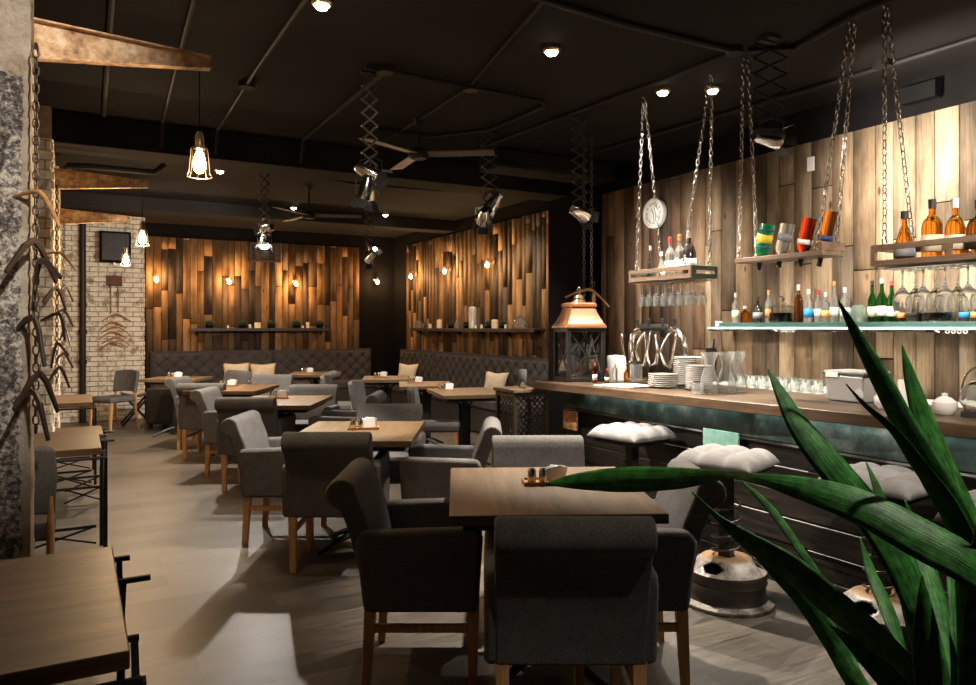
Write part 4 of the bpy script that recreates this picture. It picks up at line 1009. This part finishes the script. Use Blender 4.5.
for y, lab in ((10.5,'small green succulent left of the bottle jar on the right shelf'), (9.95,'green succulent just left of the tall lantern jar'), (9.28,'green succulent right of the tall lantern jar'), (8.85,'green succulent beside the thick candle on the right shelf')):
    o = dup(b0, (xs_, y, zs_), 0, lab); o.scale = (.75,.75,.75)
CANDLE = plain('candle_wax', (.8,.62,.4), .5, var=.05)
def candle(loc, r, h, lab, m=None):
    r *= .75; h *= .85; return small('pillar_candle', [(0,0), (r,0), (r,h), (r*.8,h+.004), (0,h-.004)], m or CANDLE, loc, lab, 'candle', 16, 'candles on the wall shelves')
candle((2.26, ys, zs_), .022, .05, 'tiny white candle between the first two succulents'); candle((2.62, ys, zs_), .03, .07, 'small white candle beside the round cream candle on the back shelf', CERA)
candle((2.75, ys, zs_), .07, .11, 'wide round cream candle on the back shelf'); candle((3.62, ys, zs_), .04, .12, 'amber pillar candle near the right of the back shelf'); candle((3.53, ys, zs_), .028, .05, 'small white tealight left of the amber candle', CERA)
candle((xs_, 11.27, zs_), .035, .08, 'short white candle near the left end of the right shelf', CERA); candle((xs_, 10.9, zs_), .06, .16, 'thick cream candle at the left of the right shelf')
candle((xs_, 9.08, zs_), .065, .14, 'thick cream candle toward the right of the right shelf'); candle((xs_-.03, 9.6, zs_), .02, .05, 'tiny white tealight before the tall jar', CERA); candle((xs_-.03, 9.42, zs_), .025, .06, 'small white candle right of the tall jar', CERA); candle((xs_-.02, 8.75, zs_), .022, .06, 'tiny white candle before the last succulent', CERA)
CLO = [(0,.0), (.08,0), (.085,.01), (.075,.08), (.04,.13), (.015,.145), (.02,.16), (0,.17)]
small('glass_cloche', CLO, GLS, (xs_, 11.75, zs_), 'small glass cloche at the left end of the right shelf', 'cloche', 18); small('glass_cloche', [(r*1.25, z*1.1) for r, z in CLO], GLS, (xs_, 8.4, zs_), 'larger glass cloche at the right end of the right shelf', 'cloche', 18)
small('glass_jar', [(0,0), (.05,0), (.06,.05), (.03,.11), (.025,.15), (0,.155)], GLS, (xs_, 10.25, zs_), 'small round glass jar mid left on the right shelf', 'jar', 16)
t = thing('lantern_jar', 'tall pale lantern jar in the middle of the right shelf', 'lantern', (xs_, 9.75, zs_)); bm = B(); lathe(bm, [(0,0), (.06,0), (.06,.3), (.045,.32), (0,.33)], 18); obj('body', bm, plain('frosted_jar', (.4,.4,.38), .3, .3, .2, 20), t, smooth='auto')
bm = B(); tube(bm, [(0,.03*math.cos(a),.33+.05*math.sin(a)) for a in [R(q) for q in range(0,181,30)]], .004, 6); obj('handle', bm, STEEL, t)
# vent
t = thing('wall_vent', 'slatted vent high on the back plank wall', 'vent', (2.9, YB-.03, 2.72)); bm = B()
for s in (-1, 1): cbox(bm, (s*.25,0,0), (.03,.03,.3)); cbox(bm, (0,0,s*.15), (.53,.03,.03))
obj('frame', bm, EDGE, t)
bm = B()
for k in range(7): beam(bm, (-.24,0,-.12+.04*k), (.24,0,-.12+.04*k), .006, .02)
obj('slats', bm, EDGE, t)
# wall bulbs
def wall_bulb(lab, loc, rz):
    t = thing('wall_sconce', lab, 'wall lamp', loc, rz, 'bare filament bulbs on the plank walls')   # local -y points into the room
    bm = B(); tube(bm, [(0,.10,.04), (0,.03,.08), (0,0,.075), (0,0,.055)], .006, 6); lathe(bm, [(0,0), (.035,0), (.035,.012), (0,.014)], 12, Matrix.Translation((0,.112,.04)) @ Matrix.Rotation(R(90), 4, 'X')); obj('arm', bm, BRASS, t)
    bm = B(); lathe(bm, [(0,.06), (.016,.06), (.018,.03), (0,.03)], 12); obj('socket', bm, BRASS, t)
    bm = B(); lathe(bm, [(0,.03), (.012,.028), (.03,-.005), (.03,-.025), (.015,-.045), (0,-.048)], 14); obj('bulb', bm, BULBS, t, smooth=True)
    M = Matrix.Rotation(rz, 4, 'Z'); plight(Vector(loc) + M @ Vector((0,-.07,0)), 23, (1,.6,.28), .03); return t
first = True
for k, x in enumerate((1.15, 2.28, 3.41)): wall_bulb('bare glowing bulb on the back plank wall, %s from the left' % ordn[k], (x, YB-.135, 2.19), 0)
wall_bulb('bare glowing bulb in the dark corner right of the back planks', (4.93, YB-.135, 2.27), 0)
for y, lab in ((12.05,'bare bulb on the right plank wall, nearest the dark corner'), (10.68,'middle bare bulb on the right plank wall'), (9.28,'bare bulb on the right plank wall, nearest the camera')): wall_bulb(lab, (XR2-.145, y, 2.32), R(-90))

# ---------------------------------------------------------------- ceiling: downlights, fans, conduits, spots
def spot(loc, target, e, col=(1,.9,.77), ang=95, blend=.7, r=.035):
    l = bpy.data.lights.new('spot', 'SPOT'); l.energy = e; l.color = col; l.spot_size = R(ang); l.spot_blend = blend; l.shadow_soft_size = r
    o = bpy.data.objects.new('spot', l); COL.objects.link(o); o.location = loc
    o.rotation_euler = (Vector(target)-Vector(loc)).to_track_quat('-Z', 'Y').to_euler(); return o
def downlight(x, y, lab, e, ang=110, tgt=None):
    t = thing('ceiling_downlight', lab, 'ceiling light', (x, y, ZC), 0, 'small ceiling downlights'); bm = B(); lathe(bm, [(0,-.001), (.045,-.001), (.055,-.001), (.055,-.02), (.044,-.03), (.04,-.012), (0,-.012)], 18); obj('housing', bm, BRASS, t, smooth='auto')
    bm = B(); lathe(bm, [(0,-.013), (.036,-.013), (.036,-.02), (.03,-.045), (0,-.055)], 16); obj('bulb', bm, DL, t, smooth=True)
    spot((x, y, ZC-.075), tgt or (x, y, 0), e, ang=ang)
downlight(2.53, 3.74, 'bright downlight in the middle of the ceiling above the near tables', 820, 62, (2.6, 3.1, 0))
downlight(3.66, 4.0, 'bright downlight left of the hanging chains near the bar', 620, 90)
downlight(3.94, 3.80, 'small warm downlight between the chains over the bar', 300, 86)
downlight(1.12, 3.78, 'downlight at the top edge of the photo', 45, 100, (.9, 5.2, 0))
downlight(2.68, 10.4, 'distant downlight above the back benches, left one', 60)
downlight(4.05, 10.4, 'distant downlight above the back benches, right one', 50)
downlight(4.8, 8.4, 'distant downlight close to the right plank wall', 60)
downlight(1.36, 8.35, 'downlight just right of the nearest caged pendant', 520)

def fan(x, y, lab, angs, zh=2.80):
    t = thing('ceiling_fan', lab, 'fan', (x, y, zh)); bm = B(); lathe(bm, [(0,-.04), (.06,-.04), (.085,-.015), (.085,.02), (.05,.045), (0,.05)], 20); obj('motor', bm, CONC, t, smooth='auto')
    bm = B(); tube(bm, [(0,0,.045), (0,0,ZC-zh)], .013, 8); lathe(bm, [(0,ZC-zh-.06), (.03,ZC-zh-.06), (.05,ZC-zh-.001), (0,ZC-zh-.001)], 14); obj('rod', bm, CONC, t)
    for a in angs:
        c, s = math.cos(R(a)), math.sin(R(a)); bm = B(); Mx = Matrix.Rotation(R(a), 4, 'Z') @ Matrix.Rotation(R(-9), 4, 'X'); box(bm, .08, .62, -.06, .06, -.004, .004, Mx); obj('blade', bm, plain('fan_blade', (.1,.085,.072), .5), t, bevel=.002)
FAN1 = (-35, 85, 205)
fan(2.45, 5.55, 'three blade ceiling fan in the middle of the ceiling', FAN1, 2.83)
fan(2.45, 8.8, 'farther three blade ceiling fan past the beam', (-20, 100, 220), 2.76)
def conduit(lab, pts, r=.016, boxes=()):
    bm = B(); tube(bm, [(x, y, ZC-r-.004-dz) for x, y, dz in pts], r, 8)
    for x, y in boxes: lathe(bm, [(0,0), (.055,0), (.055,-.04), (0,-.04)], 12, None, 0, None, x, y, ZC-.001)
    tag(obj('ceiling_conduit', bm, CONC, smooth='auto'), lab, 'conduit', 'metal conduits on the ceiling')
conduit('ceiling conduit with round box running back above the nearest pendant', [(1.02,2,0), (1.03,4.9,0), (1.06,6.60,0), (1.06,6.68,.2)], boxes=[(1.04,5.3)])
conduit('ceiling conduit running back from the round box left of the fan', [(1.78,4.55,0), (1.79,6.60,0), (1.79,6.68,.2)], boxes=[(1.77,4.55)])
conduit('looping ceiling conduit above the fan', [(1.80,4.55,0), (2.4,4.60,0), (3.05,4.62,0), (3.12,4.7,0), (3.10,5.5,0), (2.75,5.95,0), (2.2,5.95,0)], .015, [(2.43,4.6)])
conduit('thin ceiling conduit from the photo top toward the fan', [(2.05,2.9,0), (2.42,4.6,0), (2.45,5.4,0), (2.46,6.6,0)], .009)
conduit('ceiling conduit crossing toward the bar at upper right', [(2.0,3.16,0), (2.65,3.21,0), (3.45,3.2,0)], .02, [(3.5,3.2)])
conduit('ceiling conduit running back over the bar front', [(3.51,3.25,0), (3.47,4.1,0), (3.3,6.6,0)], .015)
conduit('ceiling conduit bending from the box to the upper right', [(3.56,3.15,0), (3.78,2.98,0), (3.66,2.5,0), (3.6,1.4,0)], .018)
conduit('long ceiling conduit running parallel to the bar wall', [(4.6,1.6,0), (4.54,3.3,0), (4.35,5.7,0), (4.3,6.6,0)], .018, [(4.5,2.9)])
conduit('ceiling conduit behind the large bracket, left one', [(.14,2.5,0), (.17,4.6,0), (.2,6.6,0)], .018)
conduit('ceiling conduit behind the large bracket, right one', [(.48,2.5,0), (.55,4.6,0), (.63,6.6,0), (.63,6.68,.2)], .016)
conduit('short curved pipe beyond the beam at the far left', [(-.1,8.6,.1), (-.05,8.25,.1), (.1,8.2,.1), (.7,8.2,.1), (.8,8.25,0)], .03)
conduit('ceiling conduit beyond the beam above the far tables', [(1.9,7.3,0), (2.0,8.0,0), (2.9,8.3,0), (3.9,8.2,0), (4.6,7.6,0)], .018, [(2.9,8.3)])
bm = B(); box(bm, 3.45, 4.9, 6.0, 6.38, 2.93, ZC-.002); tag(obj('air_duct', bm, CEIL, bevel=.03), 'dark boxed air duct at the ceiling before the beam near the bar wall', 'duct')

def panto(x, y, zl, lab, heads, seg=6, wide=.13, ang_=78):
    t = thing('scissor_spotlight', lab, 'spotlight', (x, y, ZC), 0, 'scissor arm spotlights hanging from the ceiling')
    bm = B(); cbox(bm, (0,0,-.012), (.09,.09,.022)); beam(bm, (-.06,0,-.03), (.06,0,-.03), .012); obj('ceiling_mount', bm, BLK, t)
    dz = (ZC-zl-.12)/seg; bm = B(); A = R(30); ex, ey = math.cos(-TH)*wide/2, math.sin(-TH)*wide/2
    for k in range(seg):
        z0, z1 = -.03-k*dz, -.03-(k+1)*dz
        for s in (-1, 1):
            beam(bm, (s*ex, s*ey, z0), (-s*ex, -s*ey, z1), .004, .012)
            tube(bm, [(s*ex, s*ey-.008, z0), (s*ex, s*ey+.008, z0)], .007, 6)
        tube(bm, [(0,-.01,(z0+z1)/2), (0,.01,(z0+z1)/2)], .007, 6)
    obj('scissor_arm', bm, DARKST, t)
    for (dx, dy, dzh, tgt, e) in heads:
        c = Vector((x+dx, y+dy, zl+dzh)); d = (Vector(tgt)-c).normalized(); q = d.to_track_quat('Z', 'Y').to_matrix().to_4x4()
        M = Matrix.Translation(c-Vector((x,y,ZC))) @ q
        bm = B(); lathe(bm, [(0,-.11), (.03,-.11), (.042,-.09), (.05,-.03), (.058,.0), (.06,.05), (.053,.05), (.05,.02), (0,.015)], 20, M); hd_ = obj('lamp_head', bm, STEEL, t, smooth='auto')
        bm = B(); lathe(bm, [(0,.02), (.048,.022), (.04,.03), (0,.034)], 16, M); obj('lens', bm, SPOTG, hd_)
        bm = B()
        for a in range(4):
            Mx = M @ Matrix.Rotation(a*math.pi/2, 4, 'Z') @ Matrix.Translation((0,.06,.05)) @ Matrix.Rotation(R(-25), 4, 'X'); box(bm, -.045, .045, -.001, .001, 0, .065, Mx)
        obj('barn_doors', bm, BLK, hd_)
        bm = B(); p = c-Vector((x,y,ZC)); sd = Vector((ex,ey,0)).normalized()*.07; top_ = Vector((dx*.3,dy*.3,zl-ZC+.13))
        tube(bm, [p-sd, p-sd*1.0+Vector((0,0,.09)), p+Vector((0,0,.12)), p+sd+Vector((0,0,.09)), p+sd], .005, 6); tube(bm, [p+Vector((0,0,.12)), top_], .008, 6); obj('yoke', bm, BLK, t)
        if e: spot(c+d*.09, tgt, e, (1,.91,.8), ang_, 1 if ang_ > 80 else .6, .03)
DARKST = plain('dark_steel', (.09,.08,.072), .3, .9, .2)
panto(3.55, 2.98, 2.53, 'scissor arm spotlight beside the chains pointing at the bar wall', [(.02,0,0,(4.98,2.5,2.35),430)], 5, .2, 118)
panto(3.52, 4.80, 2.32, 'scissor arm spotlight above the copper lantern', [(0,-.02,0,(4.95,5.05,1.9),190)], 8, .12, 84)
panto(3.15, 5.62, 2.36, 'scissor arm with two lamp heads above the right bench tables', [(-.06,0,0,(4.2,8.2,.6),200), (.05,.02,.14,(2.3,6.4,.7),260)], 7, .13)
panto(1.69, 4.62, 2.30, 'scissor arm with two lamp heads above the second table', [(-.02,0,0,(1.45,4.85,.75),300), (.02,.03,.13,(3.7,3.7,1.1),480)], 8, .1, 60)
panto(3.2, 8.75, 2.28, 'far scissor arm spotlight near the dark corner', [(0,0,0,(2.8,11,.7),70), (.03,0,.14,(3.8,7.6,.7),130)], 8, .11)
panto(1.72, 7.85, 2.30, 'far left scissor arm spotlight in front of the back planks', [(0,0,0,(1.4,6.8,.75),150), (.03,.03,.14,(.5,12.5,1.7),330)], 8, .1)

panto(3.55, 1.2, 2.53, 'added out-of-view scissor arm fill light pointing at the bar wall', [(.02,0,0,(4.98,1.6,2.35),300)], 5, .2, 118)  # out-of-view lamp added to brighten the right part of the bar wall
# shelf LED glow
for yy in (1.6, 3.4):
    l = bpy.data.lights.new('led', 'AREA'); l.shape = 'RECTANGLE'; l.size = 1.6; l.size_y = .02; l.energy = 1.2; l.color = (.75,1,.92)
    o = bpy.data.objects.new('led', l); COL.objects.link(o); o.location = (4.69, yy, 1.39); o.rotation_euler = (0, R(35), R(90)); o.rotation_euler = Vector((.3,0,-1)).to_track_quat('-Z', 'X').to_euler()
# under-counter led
for yy in (.6, 2.2, 3.8):
    l = bpy.data.lights.new('led', 'AREA'); l.shape = 'RECTANGLE'; l.size = .01; l.size_y = 1.5; l.energy = 1.1; l.color = (.88,1,.95)
    o = bpy.data.objects.new('led', l); COL.objects.link(o); o.location = (3.37, yy, .936)

# ---------------------------------------------------------------- foreground plant
def leaf_mat(name, a, b):
    m, N, L, P = nm(name); P.inputs['Roughness'].default_value = .48; P.inputs['Specular IOR Level'].default_value = .35
    tc = N.new('ShaderNodeTexCoord'); mp = N.new('ShaderNodeMapping'); L.new(tc.outputs['UV'], mp.inputs[0]); mp.inputs['Scale'].default_value = (16,1.3,1)
    f = noise(N, L, mp.outputs[0], 1.6, 4); c = ramp(N, L, f, [(.35, a), (.65, b)])
    g = noise(N, L, coords(N, L, 1, 'Object'), 55, 5); c = mixc(N, L, 1, c, ramp(N, L, g, [(.35, (.45,.5,.42)), (.62, (1.25,1.25,1.2))]), 'MULTIPLY')
    L.new(c, P.inputs['Base Color']); bump(N, L, P, f, .35, .003); return m
LM1 = leaf_mat('green_leaf', (.01,.07,.012), (.055,.25,.042))
plant = thing('potted_dracaena', 'large potted plant with long sword shaped green leaves at the right front', 'plant', cf(.64, 1.0), 0)
pinv = Matrix.Translation(-cf(.64, 1.0))
def leaf(pts, tilt=20, n=36, fold=.22):
    """pts: (x, y, distance, half-width in px) along the blade, tip first"""
    bm = B(); uvl = bm.loops.layers.uv.new('UV'); P = [(at(x, y, D), w*D/F) for x, y, D, w in pts]; m = len(P)-1; rows = []
    def cr(a, b, c, d, t): return .5*((2*b)+(c-a)*t+(2*a-5*b+4*c-d)*t*t+(3*b-a-3*c+d)*t**3)
    S = []
    for i in range(n+1):
        f = i/n*m; k = min(int(f), m-1); t = f-k; g = lambda q: P[max(0, min(m, q))]
        S.append((cr(g(k-1)[0], g(k)[0], g(k+1)[0], g(k+2)[0], t), max(.0003, cr(g(k-1)[1], g(k)[1], g(k+1)[1], g(k+2)[1], t))))
    view = cf(0, 1)
    for i, (p, w) in enumerate(S):
        d = (S[min(i+1, n)][0]-S[max(i-1, 0)][0]).normalized(); s = d.cross(view).normalized(); q = s.cross(d).normalized()
        s2 = (s*math.cos(R(tilt)) + q*math.sin(R(tilt))); w2 = w/math.cos(R(tilt)); nn = s2.cross(d).normalized()
        rows.append([bm.verts.new(pinv @ (p + s2*w2*a + nn*(fold*w2*abs(a)**1.3 + .012*w2*math.sin(i*.9)*a))) for a in (-1,-.66,-.33,0,.33,.66,1)])
    for i in range(n):
        for j in range(6):
            fc = bm.faces.new((rows[i][j], rows[i][j+1], rows[i+1][j+1], rows[i+1][j]))
            for lp, (uu, vv) in zip(fc.loops, ((j/6,i/n), ((j+1)/6,i/n), ((j+1)/6,(i+1)/n), (j/6,(i+1)/n))): lp[uvl].uv = (uu, vv*6)
    return obj('leaf', bm, LM1, plant, smooth='raw', solid=.0015)
leaf([(545,484,1.35,.5), (575,481,1.33,7), (625,479,1.28,11.5), (680,478,1.22,9.5), (725,475,1.16,4), (755,478,1.1,4.5), (800,487,1.05,11), (860,505,1.0,17), (920,536,.96,20), (985,575,.93,19), (1040,640,.95,10), (1010,760,1.0,6)], 25)
leaf([(768,369,1.15,.5), (780,390,1.13,6), (800,425,1.1,12), (832,465,1.07,16), (872,515,1.05,17), (910,580,1.02,17), (935,660,1.0,14), (955,770,1.0,6)], 15)
leaf([(838,300,1.1,.5), (852,326,1.1,4), (877,372,1.08,8), (905,425,1.06,10), (935,478,1.04,12), (965,535,1.02,13), (975,620,1.0,14), (965,770,1.0,6)], -25)
leaf([(902,345,1.18,.5), (912,378,1.17,8), (930,430,1.15,15), (952,480,1.12,17), (975,540,1.08,17), (985,640,1.03,14), (970,770,1.0,6)], 20)
leaf([(846,384,1.0,.5), (866,406,1.0,2), (893,430,1.0,3.5), (918,464,1.0,6), (956,520,1.0,8), (980,600,1.0,9), (968,770,1.0,5)], -30)
leaf([(692,492,1.12,.5), (718,518,1.11,3), (748,542,1.09,9), (790,570,1.07,13), (836,608,1.05,14), (880,645,1.03,13), (920,690,1.0,10), (955,775,1.0,5)], -32)
leaf([(742,540,1.16,.5), (775,572,1.15,6), (805,602,1.13,9), (835,645,1.1,10), (865,695,1.06,9), (945,780,1.0,5)], -20)
leaf([(738,478,1.3,.4), (770,508,1.28,4), (802,552,1.24,4), (835,600,1.2,4), (880,670,1.1,4), (950,775,1.0,4)], 10)
leaf([(866,462,1.25,.5), (880,495,1.22,5), (900,560,1.18,10), (922,640,1.1,12), (955,775,1.0,6)], 10)
leaf([(860,538,1.3,.5), (872,572,1.27,6), (893,620,1.2,10), (915,690,1.1,10), (955,778,1.0,5)], 15)
leaf([(922,575,.92,.5), (925,600,.92,9), (930,640,.93,20), (940,690,.95,24), (955,780,1.0,8)], 28)
leaf([(946,520,1.2,.5), (955,560,1.18,9), (962,620,1.12,15), (965,700,1.05,14), (962,780,1.0,6)], 15)
leaf([(905,500,1.4,.5), (925,560,1.35,9), (948,640,1.2,13), (960,780,1.0,6)], -15)
leaf([(830,625,1.0,.5), (860,650,1.0,8), (890,680,1.0,12), (930,730,1.0,10), (955,780,1.0,5)], 15)
leaf([(990,470,.95,.5), (985,530,.95,10), (980,600,.95,14), (972,690,.97,13), (965,780,1.0,6)], 15)
leaf([(800,600,1.35,.5), (840,650,1.25,7), (880,700,1.12,9), (950,780,1.0,5)], 25)
leaf([(1010,690,1.0,12), (985,740,1.0,11), (965,785,1.0,6)], 15)
leaf([(1070,520,1.05,.5), (1040,600,1.03,14), (1000,690,1.0,14), (965,785,1.0,6)], -15)
bm = B(); tube(bm, [(.0,0,.36), (.01,0,.6), (0,.0,.84)], [.035,.03,.03], 12); obj('stem', bm, wood('stem_bark', (.12,.08,.05), (.25,.18,.1), 'z', .8), plant, smooth=True)
bm = B(); lathe(bm, [(0,0), (.14,0), (.17,.36), (.18,.4), (.165,.4), (.155,.35), (0,.35)], 28); obj('pot', bm, plain('dark_pot', (.05,.045,.04), .5), plant, smooth='auto')
bm = B(); lathe(bm, [(0,.36), (.15,.355), (0,.352)], 20); obj('soil', bm, plain('soil', (.03,.02,.015), .95), plant)

# ---------------------------------------------------------------- world and view
w = bpy.data.worlds.new('world'); scn.world = w; w.use_nodes = True
w.node_tree.nodes['Background'].inputs[0].default_value = (.9,.8,.72,1); w.node_tree.nodes['Background'].inputs[1].default_value = .008
# out-of-view fill lights added to brighten the bar end, left pillar and plant
downlight(4.0, 1.5, 'added out-of-view fill light over the right end of the bar', 240)
downlight(.55, .9, 'added fill light behind the camera aimed at the left pillar', 420, 52, (-.65, 3.3, 2.15))
downlight(2.3, .6, 'added fill light behind the camera aimed at the right end of the bar', 420, 60, (3.8, 2.3, 1.2))
downlight(1.7, .2, 'added fill light behind the camera aimed at the plant', 150, 50, (1.1, .8, .9))
scn.view_settings.view_transform = 'Standard'; scn.view_settings.look = 'None'; scn.view_settings.gamma = 1; scn.view_settings.exposure = .12
scn.cycles.caustics_reflective = False; scn.cycles.caustics_refractive = False
